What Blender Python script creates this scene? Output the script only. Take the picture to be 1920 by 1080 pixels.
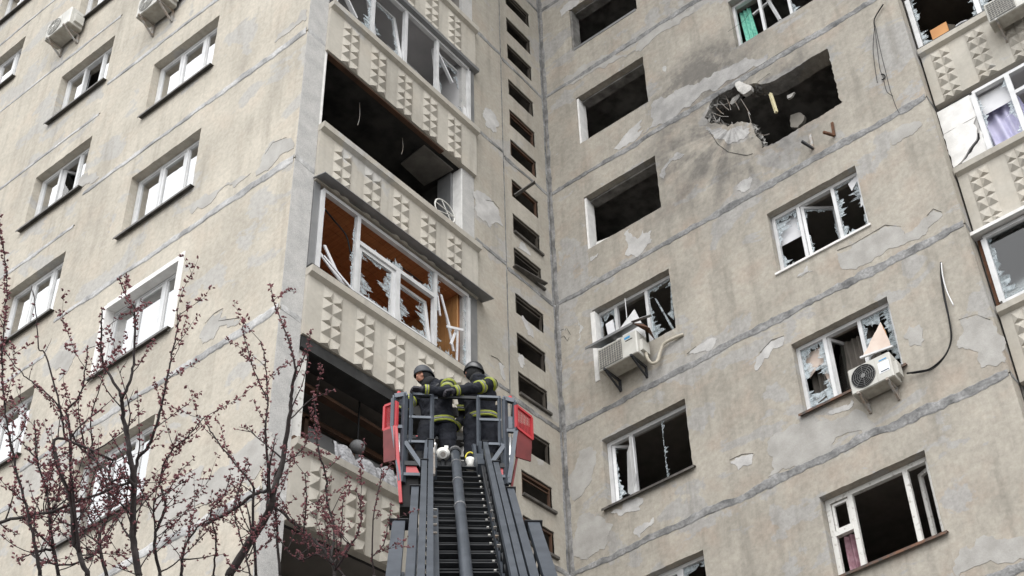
# Damaged panel apartment block with fire-service turntable ladder.
import bpy, math, random
from mathutils import Vector, Matrix, noise
from mathutils.geometry import tessellate_polygon

for o in list(bpy.data.objects):
    bpy.data.objects.remove(o)
SC = bpy.context.scene
COL = SC.collection
PI = math.pi

# ------------------------------------------------------------------ camera
CP = Vector((10.51507, -13.28847, -9.83266))          # eye, 1.6 m above the ground
YAW, PITCH, ROLL, FPX = -0.420835, 0.549397, -0.187128, 2306.69
PPX, PPY = 960 + 597.755, 540 + 423.199                # the photo is a crop: its optical axis lies off centre
DW = 5.535                                             # depth of the projecting wing
GZ = CP.z - 1.6                                        # ground level
FV = Vector((math.sin(YAW) * math.cos(PITCH), math.cos(YAW) * math.cos(PITCH), math.sin(PITCH)))
_r = Vector((math.cos(YAW), -math.sin(YAW), 0)); _u = _r.cross(FV)
RV = _r * math.cos(ROLL) + _u * math.sin(ROLL)
UV = -_r * math.sin(ROLL) + _u * math.cos(ROLL)
cam = bpy.data.cameras.new('Camera'); camo = bpy.data.objects.new('Camera', cam); COL.objects.link(camo)
cam.sensor_width = 36; cam.sensor_fit = 'HORIZONTAL'; cam.lens = FPX / 1920 * 36
cam.shift_x = -(PPX - 960) / 1920; cam.shift_y = (PPY - 540) / 1920
cam.clip_start = 0.1; cam.clip_end = 3000
m = Matrix((RV, UV, -FV)).transposed().to_4x4(); m.translation = CP
camo.matrix_world = m
SC.camera = camo

# ------------------------------------------------------------------ light
SUN_EL, SUN_AZ = math.radians(56), math.radians(146)   # azimuth from +Y towards +X
w = bpy.data.worlds.new('World'); SC.world = w; w.use_nodes = True
nt = w.node_tree; bg = nt.nodes['Background']
sky = nt.nodes.new('ShaderNodeTexSky'); sky.sky_type = 'NISHITA'; sky.sun_disc = False
sky.sun_elevation = SUN_EL; sky.sun_rotation = SUN_AZ
sky.air_density = 1.0; sky.dust_density = 5.0; sky.ozone_density = 1.0
hs = nt.nodes.new('ShaderNodeHueSaturation'); hs.inputs['Saturation'].default_value = 0.12   # high thin overcast
nt.links.new(sky.outputs[0], hs.inputs['Color'])
oc = nt.nodes.new('ShaderNodeMix'); oc.data_type = 'RGBA'; oc.inputs[0].default_value = 0.65     # even cloud cover under the clear-sky model
oc.inputs[7].default_value = (7.4, 7.55, 7.7, 1)
nt.links.new(hs.outputs[0], oc.inputs[6]); nt.links.new(oc.outputs[2], bg.inputs['Color'])
bg.inputs['Strength'].default_value = 0.12
sl = bpy.data.lights.new('Sun', 'SUN'); so = bpy.data.objects.new('Sun', sl); COL.objects.link(so)
sl.energy = 0.6; sl.angle = math.radians(60); sl.color = (1.0, 0.975, 0.94)
sd = Vector((math.sin(SUN_AZ) * math.cos(SUN_EL), math.cos(SUN_AZ) * math.cos(SUN_EL), math.sin(SUN_EL)))
so.rotation_euler = sd.to_track_quat('Z', 'Y').to_euler(); so.location = sd * 60
SC.view_settings.view_transform = 'Standard'; SC.view_settings.look = 'None'
SC.view_settings.gamma = 1.0; SC.view_settings.use_curve_mapping = False
SC.view_settings.exposure = 1.4
SC.cycles.max_bounces = 6; SC.cycles.transparent_max_bounces = 12
SC.cycles.use_denoising = True

# ------------------------------------------------------------------ pixel helpers (photo pixel -> point on a known plane)
def ray(u, v):
    return RV * ((u - PPX) / FPX) - UV * ((v - PPY) / FPX) + FV
def pxR(u, v, w=0.0, y=0.0):                           # right wall, plane facing -Y
    d = ray(u, v); q = CP + d * ((y - w - CP.y) / d.y); return q.x, q.z
def pxP(u, v, w=0.0):                                  # return wall with the loggias, facing +X
    d = ray(u, v); q = CP + d * ((w - CP.x) / d.x); return q.y, q.z
def pxL(u, v, w=0.0):
    return pxR(u, v, w, -DW)
def at(u, v, zd):
    return CP + ray(u, v) * zd
RLY = 0.32
def pxS(u, v, w=0.0):                                  # right-hand loggia front
    return pxR(u, v, w, RLY)
# wall frames: (along, up, out) -> world
def fR(a, b, c): return Vector((a, -c, b))
def fP(a, b, c): return Vector((c, a, b))
def fL(a, b, c): return Vector((a, -DW - c, b))
def fS(a, b, c): return Vector((a, RLY - c, b))
def fW(a, b, c): return Vector((a, b, c))
def rot_frame(f, pu, pv, pw, axis, ang):               # frame turned about a hinge through (pu,pv,pw)
    mt = Matrix.Rotation(ang, 3, axis)
    def g(a, b, c):
        q = mt @ Vector((a - pu, b - pv, c - pw))
        return f(q.x + pu, q.y + pv, q.z + pw)
    return g

# ------------------------------------------------------------------ materials
MATS = {}
def _new(name):
    mt = bpy.data.materials.new(name); mt.use_nodes = True
    MATS[name] = mt
    return mt, mt.node_tree, mt.node_tree.nodes['Principled BSDF']
def N(nt, typ, **kw):
    n = nt.nodes.new(typ)
    for k, v in kw.items():
        if k in n.inputs: n.inputs[k].default_value = v
        else: setattr(n, k, v)
    return n
def noise_fac(nt, scale, detail=4.0, rough=0.55, lo=0.35, hi=0.65, stretch=None, dist=0.0, off=0.0):
    tc = N(nt, 'ShaderNodeTexCoord'); mp = N(nt, 'ShaderNodeMapping')
    nt.links.new(tc.outputs['Object'], mp.inputs['Vector'])
    mp.inputs['Location'].default_value = (off, off * 1.7, off * 0.6)
    if stretch: mp.inputs['Scale'].default_value = stretch
    n = N(nt, 'ShaderNodeTexNoise', Scale=scale, Detail=detail, Roughness=rough, Distortion=dist)
    nt.links.new(mp.outputs[0], n.inputs['Vector'])
    r = N(nt, 'ShaderNodeMapRange', clamp=True)
    r.inputs['From Min'].default_value = lo; r.inputs['From Max'].default_value = hi
    nt.links.new(n.outputs['Fac'], r.inputs['Value'])
    return r.outputs[0], n.outputs['Fac']
def mixc(nt, fac, a, b, blend='MIX'):
    mx = N(nt, 'ShaderNodeMix', data_type='RGBA', blend_type=blend)
    if isinstance(fac, (int, float)): mx.inputs[0].default_value = fac
    else: nt.links.new(fac, mx.inputs[0])
    for s, i in ((a, 6), (b, 7)):
        if isinstance(s, tuple): mx.inputs[i].default_value = (*s[:3], 1)
        else: nt.links.new(s, mx.inputs[i])
    return mx.outputs[2]
def math_(nt, op, a, b=0.0, clamp=False):
    n = N(nt, 'ShaderNodeMath', operation=op, use_clamp=clamp)
    for s, i in ((a, 0), (b, 1)):
        if isinstance(s, (int, float)): n.inputs[i].default_value = s
        else: nt.links.new(s, n.inputs[i])
    return n.outputs[0]
def bump(nt, bs, h, strength, dist):
    b = N(nt, 'ShaderNodeBump', Strength=strength, Distance=dist)
    nt.links.new(h, b.inputs['Height']); nt.links.new(b.outputs[0], bs.inputs['Normal'])
def mk(name, c1, c2=None, scale=6.0, rough=0.6, metal=0.0, bmp=0.0, bscale=40.0, bdist=0.01, lo=0.35, hi=0.65, stretch=None, spec=0.5, grain=0.0, gscale=90.0, soot=False):
    mt, nt, bs = _new(name)
    c2 = c2 or c1
    f, raw = noise_fac(nt, scale, lo=lo, hi=hi, stretch=stretch)
    col = mixc(nt, f, c1, c2)
    if grain:
        g, _ = noise_fac(nt, gscale, detail=2, lo=0.3, hi=0.7)
        k = math_(nt, 'MULTIPLY_ADD', g, grain); k.node.inputs[2].default_value = 1 - grain / 2
        cm = N(nt, 'ShaderNodeCombineColor')
        for i in range(3): nt.links.new(k, cm.inputs[i])
        col = mixc(nt, 1.0, col, cm.outputs[0], 'MULTIPLY')
    if soot: col = soot_over(nt, col)
    nt.links.new(col, bs.inputs['Base Color'])
    bs.inputs['Roughness'].default_value = rough; bs.inputs['Metallic'].default_value = metal
    bs.inputs['Specular IOR Level'].default_value = spec
    if bmp:
        _, h = noise_fac(nt, bscale, detail=3)
        bump(nt, bs, h, bmp, bdist)
    return mt
def soot_over(nt, col):
    # blast soot round the breach: radial smears that die out with distance
    tc = N(nt, 'ShaderNodeTexCoord')
    sub = N(nt, 'ShaderNodeVectorMath', operation='SUBTRACT'); nt.links.new(tc.outputs['Object'], sub.inputs[0])
    sub.inputs[1].default_value = (4.1, 0.0, 7.45)
    ln = N(nt, 'ShaderNodeVectorMath', operation='LENGTH'); nt.links.new(sub.outputs[0], ln.inputs[0])
    nm = N(nt, 'ShaderNodeVectorMath', operation='NORMALIZE'); nt.links.new(sub.outputs[0], nm.inputs[0])
    n1 = N(nt, 'ShaderNodeTexNoise', Scale=2.2, Detail=7.0, Roughness=0.62); nt.links.new(nm.outputs[0], n1.inputs['Vector'])
    n2 = N(nt, 'ShaderNodeTexNoise', Scale=1.7, Detail=5.0, Roughness=0.6); nt.links.new(tc.outputs['Object'], n2.inputs['Vector'])
    fall = N(nt, 'ShaderNodeMapRange', interpolation_type='SMOOTHSTEP', clamp=True)
    fall.inputs['From Min'].default_value = 3.0; fall.inputs['From Max'].default_value = 0.7
    nt.links.new(ln.outputs['Value'], fall.inputs['Value'])
    a = math_(nt, 'MULTIPLY', n1.outputs['Fac'], n2.outputs['Fac'])
    rg = N(nt, 'ShaderNodeMapRange', clamp=True); rg.inputs['From Min'].default_value = 0.17; rg.inputs['From Max'].default_value = 0.31
    nt.links.new(a, rg.inputs['Value'])
    sm = math_(nt, 'MULTIPLY', math_(nt, 'MULTIPLY', rg.outputs[0], fall.outputs[0]), 0.80)
    # a denser smudge on the wall between the two upper windows
    s2 = N(nt, 'ShaderNodeVectorMath', operation='SUBTRACT'); nt.links.new(tc.outputs['Object'], s2.inputs[0]); s2.inputs[1].default_value = (3.55, 0.0, 9.1)
    s3 = N(nt, 'ShaderNodeVectorMath', operation='MULTIPLY'); nt.links.new(s2.outputs[0], s3.inputs[0]); s3.inputs[1].default_value = (0.68, 0, 0.95)
    l2 = N(nt, 'ShaderNodeVectorMath', operation='LENGTH'); nt.links.new(s3.outputs[0], l2.inputs[0])
    f2_ = N(nt, 'ShaderNodeMapRange', interpolation_type='SMOOTHSTEP', clamp=True); f2_.inputs['From Min'].default_value = 1.15; f2_.inputs['From Max'].default_value = 0.05
    nt.links.new(l2.outputs['Value'], f2_.inputs['Value'])
    n3 = N(nt, 'ShaderNodeTexNoise', Scale=2.6, Detail=6.0, Roughness=0.65); nt.links.new(tc.outputs['Object'], n3.inputs['Vector'])
    r3_ = N(nt, 'ShaderNodeMapRange', clamp=True); r3_.inputs['From Min'].default_value = 0.26; r3_.inputs['From Max'].default_value = 0.60; nt.links.new(n3.outputs['Fac'], r3_.inputs['Value'])
    sm = math_(nt, 'MAXIMUM', sm, math_(nt, 'MULTIPLY', math_(nt, 'MULTIPLY', f2_.outputs[0], r3_.outputs[0]), 1.35))
    n4 = N(nt, 'ShaderNodeTexNoise', Scale=9.0, Detail=7.0, Roughness=0.7); nt.links.new(tc.outputs['Object'], n4.inputs['Vector'])
    r4 = N(nt, 'ShaderNodeMapRange', clamp=True); r4.inputs['From Min'].default_value = 0.25; r4.inputs['From Max'].default_value = 0.62; r4.inputs['To Min'].default_value = 0.45; nt.links.new(n4.outputs['Fac'], r4.inputs['Value'])
    sm = math_(nt, 'MINIMUM', math_(nt, 'MULTIPLY', sm, r4.outputs[0]), 0.66)
    col = mixc(nt, sm, col, (0.075, 0.072, 0.072))
    return col
def plaster(name, base, grey, tint, patch_lo, soot=False, ga=0.24, gb=0.2, bmp=0.38, streak=0.45):
    mt, nt, bs = _new(name)
    lt = tuple(min(1, c * 1.16) for c in base); dk = tuple(c * 0.80 for c in base)
    f1, _ = noise_fac(nt, 0.7, detail=7, rough=0.62, lo=0.3, hi=0.7)
    col = mixc(nt, f1, dk, lt)
    f2, _ = noise_fac(nt, 1.6, detail=5, lo=0.5, hi=0.75, off=7.3)
    col = mixc(nt, math_(nt, 'MULTIPLY', f2, 0.75), col, tint)
    # smoother grey re-plastered areas with crisp ragged edges
    f3, r3 = noise_fac(nt, 0.85, detail=8, rough=0.6, lo=patch_lo, hi=patch_lo + 0.018, off=3.1, dist=0.4, stretch=(1, 1, 1.5))
    col = mixc(nt, math_(nt, 'MULTIPLY', f3, 0.9), col, grey)
    # run-off streaks
    f4, _ = noise_fac(nt, 2.2, detail=5, rough=0.6, lo=0.5, hi=0.8, stretch=(2.2, 2.2, 0.22), off=11)
    col = mixc(nt, math_(nt, 'MULTIPLY', f4, streak), col, tuple(c * 0.52 for c in base))
    # roughcast grain, weaker on the smooth areas
    g, graw = noise_fac(nt, 130, detail=3, rough=0.7, lo=0.28, hi=0.72)
    g2, _ = noise_fac(nt, 14, detail=4, rough=0.65, lo=0.3, hi=0.7, off=2)
    k = math_(nt, 'ADD', math_(nt, 'MULTIPLY', g, ga), math_(nt, 'MULTIPLY', g2, gb))
    k = math_(nt, 'ADD', k, 1 - (ga + gb) / 2)
    cm = N(nt, 'ShaderNodeCombineColor')
    for i in range(3): nt.links.new(k, cm.inputs[i])
    col = mixc(nt, 1.0, col, cm.outputs[0], 'MULTIPLY')
    # pock marks
    fp, _ = noise_fac(nt, 9, detail=6, rough=0.75, lo=0.70, hi=0.73, off=21)
    col = mixc(nt, math_(nt, 'MULTIPLY', fp, 0.55), col, tuple(c * 0.4 for c in base))
    if soot: col = soot_over(nt, col)
    nt.links.new(col, bs.inputs['Base Color'])
    bs.inputs['Roughness'].default_value = 0.92; bs.inputs['Specular IOR Level'].default_value = 0.2
    h = math_(nt, 'ADD', math_(nt, 'MULTIPLY', graw, 0.55), math_(nt, 'MULTIPLY', r3, 0.5))
    bump(nt, bs, h, bmp, 0.02)
    return mt
plaster('plaster_wing', (0.435, 0.40, 0.34), (0.385, 0.372, 0.35), (0.455, 0.395, 0.325), 0.57, gb=.24, streak=.55)
plaster('plaster_main', (0.352, 0.325, 0.28), (0.335, 0.325, 0.31), (0.365, 0.30, 0.245), 0.55, soot=True, ga=.26, gb=.28, streak=.6)
plaster('plaster_return', (0.375, 0.348, 0.30), (0.36, 0.345, 0.325), (0.365, 0.315, 0.26), 0.59, streak=.55)
mk('pier_concrete', (0.38, 0.375, 0.365), (0.46, 0.45, 0.435), scale=5, rough=0.95, bmp=0.5, bscale=60, grain=0.35, spec=0.2)
plaster('parapet_concrete', (0.435, 0.408, 0.358), (0.41, 0.40, 0.38), (0.43, 0.39, 0.33), 0.64, ga=0.08, gb=0.12, bmp=0.15, streak=0.55)
mk('mastic', (0.085, 0.085, 0.085), (0.29, 0.287, 0.283), scale=3.5, rough=0.9, bmp=0.7, bscale=22, bdist=0.015, lo=0.3, hi=0.66, grain=0.45, gscale=22)
mk('mastic_pale', (0.22, 0.219, 0.217), (0.44, 0.436, 0.43), scale=3, rough=0.9, bmp=0.6, bscale=22, bdist=0.012, lo=0.34, hi=0.6, grain=0.35, gscale=22)
mk('mastic_dark', (0.10, 0.098, 0.095), (0.27, 0.265, 0.26), scale=4, rough=0.9, bmp=0.7, bscale=18, bdist=0.015, lo=0.36, hi=0.66, grain=0.4, gscale=30)
mk('patch_pale', (0.37, 0.36, 0.35), (0.50, 0.49, 0.475), scale=4, rough=0.95, bmp=0.3, bscale=30, grain=0.15, soot=True)
mk('patch_grey', (0.30, 0.288, 0.268), (0.385, 0.372, 0.35), scale=3.5, rough=0.95, bmp=0.25, bscale=30, grain=0.12, soot=True)
mk('patch_band', (0.25, 0.244, 0.237), (0.37, 0.36, 0.348), scale=3.5, rough=0.95, bmp=0.3, bscale=30, grain=0.2)
mk('rubble', (0.38, 0.37, 0.35), (0.55, 0.53, 0.50), scale=9, rough=0.95, bmp=0.6, bscale=30, grain=0.3)
mk('broken_edge', (0.16, 0.155, 0.15), (0.33, 0.32, 0.30), scale=12, rough=0.95, bmp=1.0, bscale=25, bdist=0.03, grain=0.4)
mk('crack_shadow_line', (0.035, 0.033, 0.03), rough=0.95)
mk('pvc', (0.50, 0.503, 0.505), (0.62, 0.62, 0.62), scale=4, rough=0.35, grain=0.05)
mk('reveal_white', (0.62, 0.61, 0.59), (0.74, 0.73, 0.71), scale=6, rough=0.85, bmp=0.2, grain=0.1)
mk('old_paint', (0.60, 0.59, 0.56), (0.36, 0.34, 0.31), scale=14, rough=0.8, bmp=0.4, bscale=30, lo=0.56, hi=0.68)
mk('sill_metal', (0.05, 0.047, 0.043), (0.12, 0.11, 0.10), scale=7, rough=0.5, metal=0.3)
mk('sill_rust', (0.05, 0.045, 0.04), (0.16, 0.075, 0.04), scale=8, rough=0.75)
mk('flashing', (0.20, 0.205, 0.21), (0.27, 0.27, 0.27), scale=3, rough=0.45, metal=0.5)
mk('flashing_and_shade_dark', (0.022, 0.022, 0.022), (0.045, 0.045, 0.045), scale=4, rough=0.6, metal=0.1, spec=0.25)  # dark metal, also the painted shade of lower slabs and lintel
mk('soot', (0.016, 0.016, 0.016), (0.045, 0.043, 0.040), scale=3, rough=0.95, spec=0.1)
mk('soot_brown', (0.045, 0.039, 0.033), (0.08, 0.07, 0.058), scale=2, rough=0.95, spec=0.1)
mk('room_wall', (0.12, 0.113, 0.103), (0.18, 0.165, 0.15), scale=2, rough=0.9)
mk('room_grey', (0.17, 0.17, 0.175), (0.22, 0.22, 0.22), scale=2, rough=0.9)
mk('loggia_paint', (0.42, 0.415, 0.42), (0.50, 0.49, 0.49), scale=2, rough=0.9)
mk('burnt_board', (0.10, 0.093, 0.082), (0.15, 0.14, 0.125), scale=5, rough=0.9)
mk('reveal_soot', (0.10, 0.095, 0.088), (0.26, 0.25, 0.235), scale=4, rough=0.9)
mk('tile_ceiling', (0.20, 0.185, 0.16), (0.25, 0.23, 0.20), scale=5, rough=0.9)
mk('wood_plank', (0.34, 0.13, 0.05), (0.46, 0.20, 0.085), scale=3, rough=0.45, stretch=(1, 12, 1), grain=0.1)
mk('wood_plank_lit', (0.40, 0.20, 0.075), (0.50, 0.27, 0.11), scale=3, rough=0.5, stretch=(1, 12, 1))  # lighter copy of the plank colour: painted light on the end wall
mk('wood_dark', (0.045, 0.022, 0.012), (0.085, 0.04, 0.02), scale=4, rough=0.7)
mk('red_cloth', (0.16, 0.025, 0.022), (0.22, 0.04, 0.03), rough=0.9)
mk('lace', (0.16, 0.16, 0.168), (0.34, 0.34, 0.35), scale=22, rough=0.95, bmp=0.3)
mk('curtain_teal', (0.10, 0.38, 0.29), (0.24, 0.58, 0.45), scale=10, rough=0.85, bmp=0.3)
mk('curtain_lilac', (0.46, 0.45, 0.62), (0.58, 0.56, 0.72), scale=4, rough=0.8)
mk('curtain_pink', (0.24, 0.12, 0.15), (0.36, 0.22, 0.25), scale=12, rough=0.85)
mk('curtain_brown', (0.08, 0.07, 0.06), (0.12, 0.105, 0.09), scale=3, rough=0.9)
mk('blind', (0.58, 0.58, 0.60), (0.66, 0.66, 0.67), scale=4, rough=0.7)
mk('board_pink', (0.55, 0.44, 0.37), (0.66, 0.56, 0.49), scale=4, rough=0.8)
mk('cardboard', (0.42, 0.19, 0.06), (0.50, 0.24, 0.08), scale=3, rough=0.7)
mk('ac_shell', (0.42, 0.41, 0.375), (0.53, 0.52, 0.48), scale=3, rough=0.45, grain=0.04)
mk('ac_under', (0.30, 0.28, 0.24), (0.44, 0.42, 0.37), scale=7, rough=0.7)
mk('ac_grille', (0.10, 0.10, 0.10), (0.16, 0.16, 0.155), scale=5, rough=0.6)
mk('black_plastic', (0.010, 0.010, 0.011), (0.018, 0.018, 0.018), scale=5, rough=0.6, spec=0.15)
mk('bracket_grey', (0.35, 0.35, 0.34), (0.28, 0.22, 0.17), scale=9, rough=0.6, metal=0.2)
mk('bracket_dark', (0.03, 0.033, 0.038), (0.05, 0.05, 0.055), scale=9, rough=0.5, metal=0.3)
mk('rust', (0.065, 0.03, 0.016), (0.13, 0.055, 0.025), scale=12, rough=0.9)
mk('pipe_wrap', (0.40, 0.36, 0.29), (0.50, 0.46, 0.38), scale=20, rough=0.8, bmp=0.5, bscale=40)
mk('white_cable', (0.66, 0.66, 0.66), rough=0.5)
mk('sticker_white', (0.72, 0.74, 0.78), rough=0.4)
mk('logo_blue', (0.03, 0.25, 0.50), rough=0.4)
mk('foam', (0.55, 0.48, 0.28), (0.66, 0.60, 0.40), scale=20, rough=0.95)
mk('steel', (0.045, 0.054, 0.068), (0.070, 0.081, 0.098), scale=5, rough=0.42, metal=0.35, grain=0.12, gscale=35, stretch=(1, 1, 1))
mk('steel_dark', (0.012, 0.0135, 0.016), (0.024, 0.026, 0.029), scale=6, rough=0.55, metal=0.1, spec=0.3)
mk('steel_bright', (0.42, 0.43, 0.44), (0.55, 0.55, 0.55), scale=6, rough=0.35, metal=0.7)
mk('red_paint', (0.36, 0.020, 0.028), (0.43, 0.032, 0.038), scale=3, rough=0.4)
mk('red_dark', (0.10, 0.012, 0.012), (0.15, 0.02, 0.02), scale=6, rough=0.6)
mk('lamp_white', (0.66, 0.65, 0.61), (0.72, 0.71, 0.67), scale=4, rough=0.4)
mk('yellow', (0.60, 0.50, 0.03), rough=0.5)
mk('hi_vis', (0.36, 0.40, 0.035), (0.24, 0.27, 0.04), scale=26, rough=0.6)
mk('retro_grey', (0.20, 0.20, 0.195), (0.12, 0.12, 0.12), scale=30, rough=0.45)
mk('strap', (0.03, 0.03, 0.033), (0.05, 0.05, 0.05), scale=30, rough=0.7)
mk('turnout', (0.006, 0.007, 0.011), (0.014, 0.016, 0.023), scale=9, rough=0.85, bmp=0.7, bscale=11, bdist=0.03, spec=0.25)
mk('glove', (0.020, 0.020, 0.024), (0.05, 0.045, 0.055), scale=25, rough=0.8)
mk('helmet', (0.014, 0.015, 0.018), rough=0.32)
mk('helmet_matt', (0.030, 0.034, 0.042), rough=0.6)
mk('knit', (0.010, 0.010, 0.011), (0.017, 0.017, 0.018), scale=60, rough=0.95, bmp=0.3, bscale=120)
mk('skin', (0.42, 0.19, 0.125), (0.50, 0.25, 0.17), scale=12, rough=0.55)
mk('bark', (0.018, 0.015, 0.0145), (0.048, 0.041, 0.039), scale=14, rough=0.9, bmp=0.6, bscale=30)
mk('twig', (0.020, 0.014, 0.014), (0.042, 0.030, 0.030), scale=10, rough=0.85)
mk('blossom', (0.055, 0.013, 0.017), (0.235, 0.085, 0.095), scale=16, rough=0.8, lo=0.3, hi=0.7)
mk('asphalt', (0.11, 0.108, 0.105), (0.15, 0.147, 0.14), scale=2, rough=0.95, bmp=0.4, bscale=80)
mk('roofing', (0.05, 0.05, 0.05), rough=0.9)

def glass_mat(name, refl, tint, rough=0.02):
    mt = bpy.data.materials.new(name); mt.use_nodes = True; MATS[name] = mt
    nt = mt.node_tree; nt.nodes.clear()
    out = N(nt, 'ShaderNodeOutputMaterial'); tr = N(nt, 'ShaderNodeBsdfTransparent'); gl = N(nt, 'ShaderNodeBsdfGlossy')
    tr.inputs[0].default_value = (*tint, 1); gl.inputs['Roughness'].default_value = rough
    lw = N(nt, 'ShaderNodeFresnel', IOR=1.52)
    k = math_(nt, 'ADD', math_(nt, 'MULTIPLY', lw.outputs[0], 1.9), refl, clamp=True)
    mx = N(nt, 'ShaderNodeMixShader'); nt.links.new(k, mx.inputs[0])
    nt.links.new(tr.outputs[0], mx.inputs[1]); nt.links.new(gl.outputs[0], mx.inputs[2]); nt.links.new(mx.outputs[0], out.inputs[0])
glass_mat('glass_sky', 0.42, (0.80, 0.84, 0.84))
glass_mat('glass_dark', 0.0, (0.82, 0.86, 0.86))
def shard_mat(name, alpha):
    mt, nt, bs = _new(name)
    bs.inputs['Base Color'].default_value = (0.50, 0.56, 0.59, 1); bs.inputs['Roughness'].default_value = 0.12  # whitish-blue base stands in for sky reflected in the glass
    f, _ = noise_fac(nt, 14, detail=2, lo=0.35, hi=0.65)
    a = math_(nt, 'ADD', math_(nt, 'MULTIPLY', f, 0.5), alpha, clamp=True)
    nt.links.new(a, bs.inputs['Alpha'])
shard_mat('shard', 0.15)

# ------------------------------------------------------------------ mesh builder
class MB:
    def __init__(s): s.v = []; s.f = []
    def add(s, vs, fs):
        o = len(s.v); s.v += [tuple(q) for q in vs]; s.f += [tuple(i + o for i in f) for f in fs]
    def box(s, f, u0, u1, v0, v1, w0, w1):
        c = [f(a, b, k) for k in (w0, w1) for b in (v0, v1) for a in (u0, u1)]
        s.add(c, [(0, 2, 3, 1), (4, 5, 7, 6), (0, 1, 5, 4), (2, 6, 7, 3), (0, 4, 6, 2), (1, 3, 7, 5)])
        return s
    def obox(s, c, ax, ay, az):                        # centre and three half-axis vectors
        vs = [c + ax * i + ay * j + az * k for k in (-1, 1) for j in (-1, 1) for i in (-1, 1)]
        s.add(vs, [(0, 2, 3, 1), (4, 5, 7, 6), (0, 1, 5, 4), (2, 6, 7, 3), (0, 4, 6, 2), (1, 3, 7, 5)])
        return s
    def bar(s, p, q, w, h, up=Vector((0, 0, 1))):
        d = (q - p); L = d.length; d = d / L
        sx = d.cross(up)
        if sx.length < 1e-4: sx = d.cross(Vector((1, 0, 0)))
        sx.normalize(); sy = sx.cross(d)
        return s.obox((p + q) / 2, d * L / 2, sx * w / 2, sy * h / 2)
    def tube(s, pts, rad, n=8, cap=True):
        k = len(pts); rad = rad if isinstance(rad, (list, tuple)) else [rad] * k
        t0 = (pts[1] - pts[0]).normalized()
        a = t0.cross(Vector((0.31, 0.2, 0.93)));
        if a.length < 1e-3: a = t0.cross(Vector((1, 0, 0)))
        a.normalize(); base = len(s.v)
        for i in range(k):
            t = (pts[min(i + 1, k - 1)] - pts[max(i - 1, 0)])
            t = t.normalized() if t.length > 1e-9 else t0
            a = (a - t * a.dot(t));
            a = a.normalized() if a.length > 1e-6 else t.orthogonal().normalized()
            b = t.cross(a)
            for j in range(n):
                th = 2 * PI * j / n
                s.v.append(tuple(pts[i] + (a * math.cos(th) + b * math.sin(th)) * rad[i]))
        for i in range(k - 1):
            for j in range(n):
                j2 = (j + 1) % n
                s.f.append((base + i * n + j, base + i * n + j2, base + (i + 1) * n + j2, base + (i + 1) * n + j))
        if cap:
            s.f.append(tuple(base + j for j in reversed(range(n)))); s.f.append(tuple(base + (k - 1) * n + j for j in range(n)))
        return s
    def slab(s, f, outer, holes, w0, w1):              # planar polygon with holes, given thickness
        def area(p): return sum(p[i - 1][0] * p[i][1] - p[i][0] * p[i - 1][1] for i in range(len(p)))
        loops = [outer if area(outer) > 0 else outer[::-1]] + [h if area(h) < 0 else h[::-1] for h in holes]
        tris = tessellate_polygon([[Vector((a, b, 0)) for a, b in l] for l in loops])
        flat = [q for l in loops for q in l]; n = len(flat); o = len(s.v)
        s.v += [tuple(f(a, b, w1)) for a, b in flat] + [tuple(f(a, b, w0)) for a, b in flat]
        for t in tris:
            (x0, y0), (x1, y1), (x2, y2) = (flat[i] for i in t)
            c = (x1 - x0) * (y2 - y0) - (x2 - x0) * (y1 - y0)
            if abs(c) < 1e-10: continue
            t = t if c > 0 else t[::-1]
            s.f.append(tuple(o + i for i in t)); s.f.append(tuple(o + n + i for i in reversed(t)))
        k = 0
        for l in loops:
            for i in range(len(l)):
                j = (i + 1) % len(l)
                s.f.append((o + k + i, o + n + k + i, o + n + k + j, o + k + j))
            k += len(l)
        return s
    def build(s, name, mat, parent=None, smooth=False):
        me = bpy.data.meshes.new(name); me.from_pydata(s.v, [], s.f)
        if mat: me.materials.append(MATS[mat])
        if smooth:
            for p in me.polygons: p.use_smooth = True
        o = bpy.data.objects.new(name, me); COL.objects.link(o)
        if parent: o.parent = parent
        return o
def tag(o, label, cat, group=None):
    o['label'] = label; o['category'] = cat
    if group: o['group'] = group
    return o
def empty(name, loc=(0, 0, 0)):
    o = bpy.data.objects.new(name, None); COL.objects.link(o); o.empty_display_size = 0.2
    return o
def rect(u0, u1, v0, v1): return [(u0, v0), (u1, v0), (u1, v1), (u0, v1)]
def rough_poly(p, step, amp, seed=0):                  # subdivide a closed outline and fray it
    r = random.Random(seed); out = []
    for i in range(len(p)):
        a, b = p[i], p[(i + 1) % len(p)]
        n = max(1, int(math.hypot(b[0] - a[0], b[1] - a[1]) / step))
        L = math.hypot(b[0] - a[0], b[1] - a[1]) or 1; nx, ny = -(b[1] - a[1]) / L, (b[0] - a[0]) / L
        for k in range(n):
            t = k / n; j = r.uniform(-amp, amp) if k else r.uniform(-amp, amp) * 0.5
            out.append((a[0] + (b[0] - a[0]) * t + nx * j, a[1] + (b[1] - a[1]) * t + ny * j))
    return out
def fractal_poly(p, rough=.16, depth=4, seed=0):        # midpoint displacement: flaked-plaster outlines
    r = random.Random(seed)
    for d in range(depth):
        out = []
        for i in range(len(p)):
            a, b = p[i], p[(i + 1) % len(p)]; dx, dy = b[0] - a[0], b[1] - a[1]; L = math.hypot(dx, dy)
            out.append(a)
            if L > .022:
                k = r.gauss(0, rough) * (1 if d < 2 else .8); t = r.uniform(.4, .6); out.append((a[0] + dx * t - dy * k, a[1] + dy * t + dx * k))
        p = out
    return p
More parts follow.
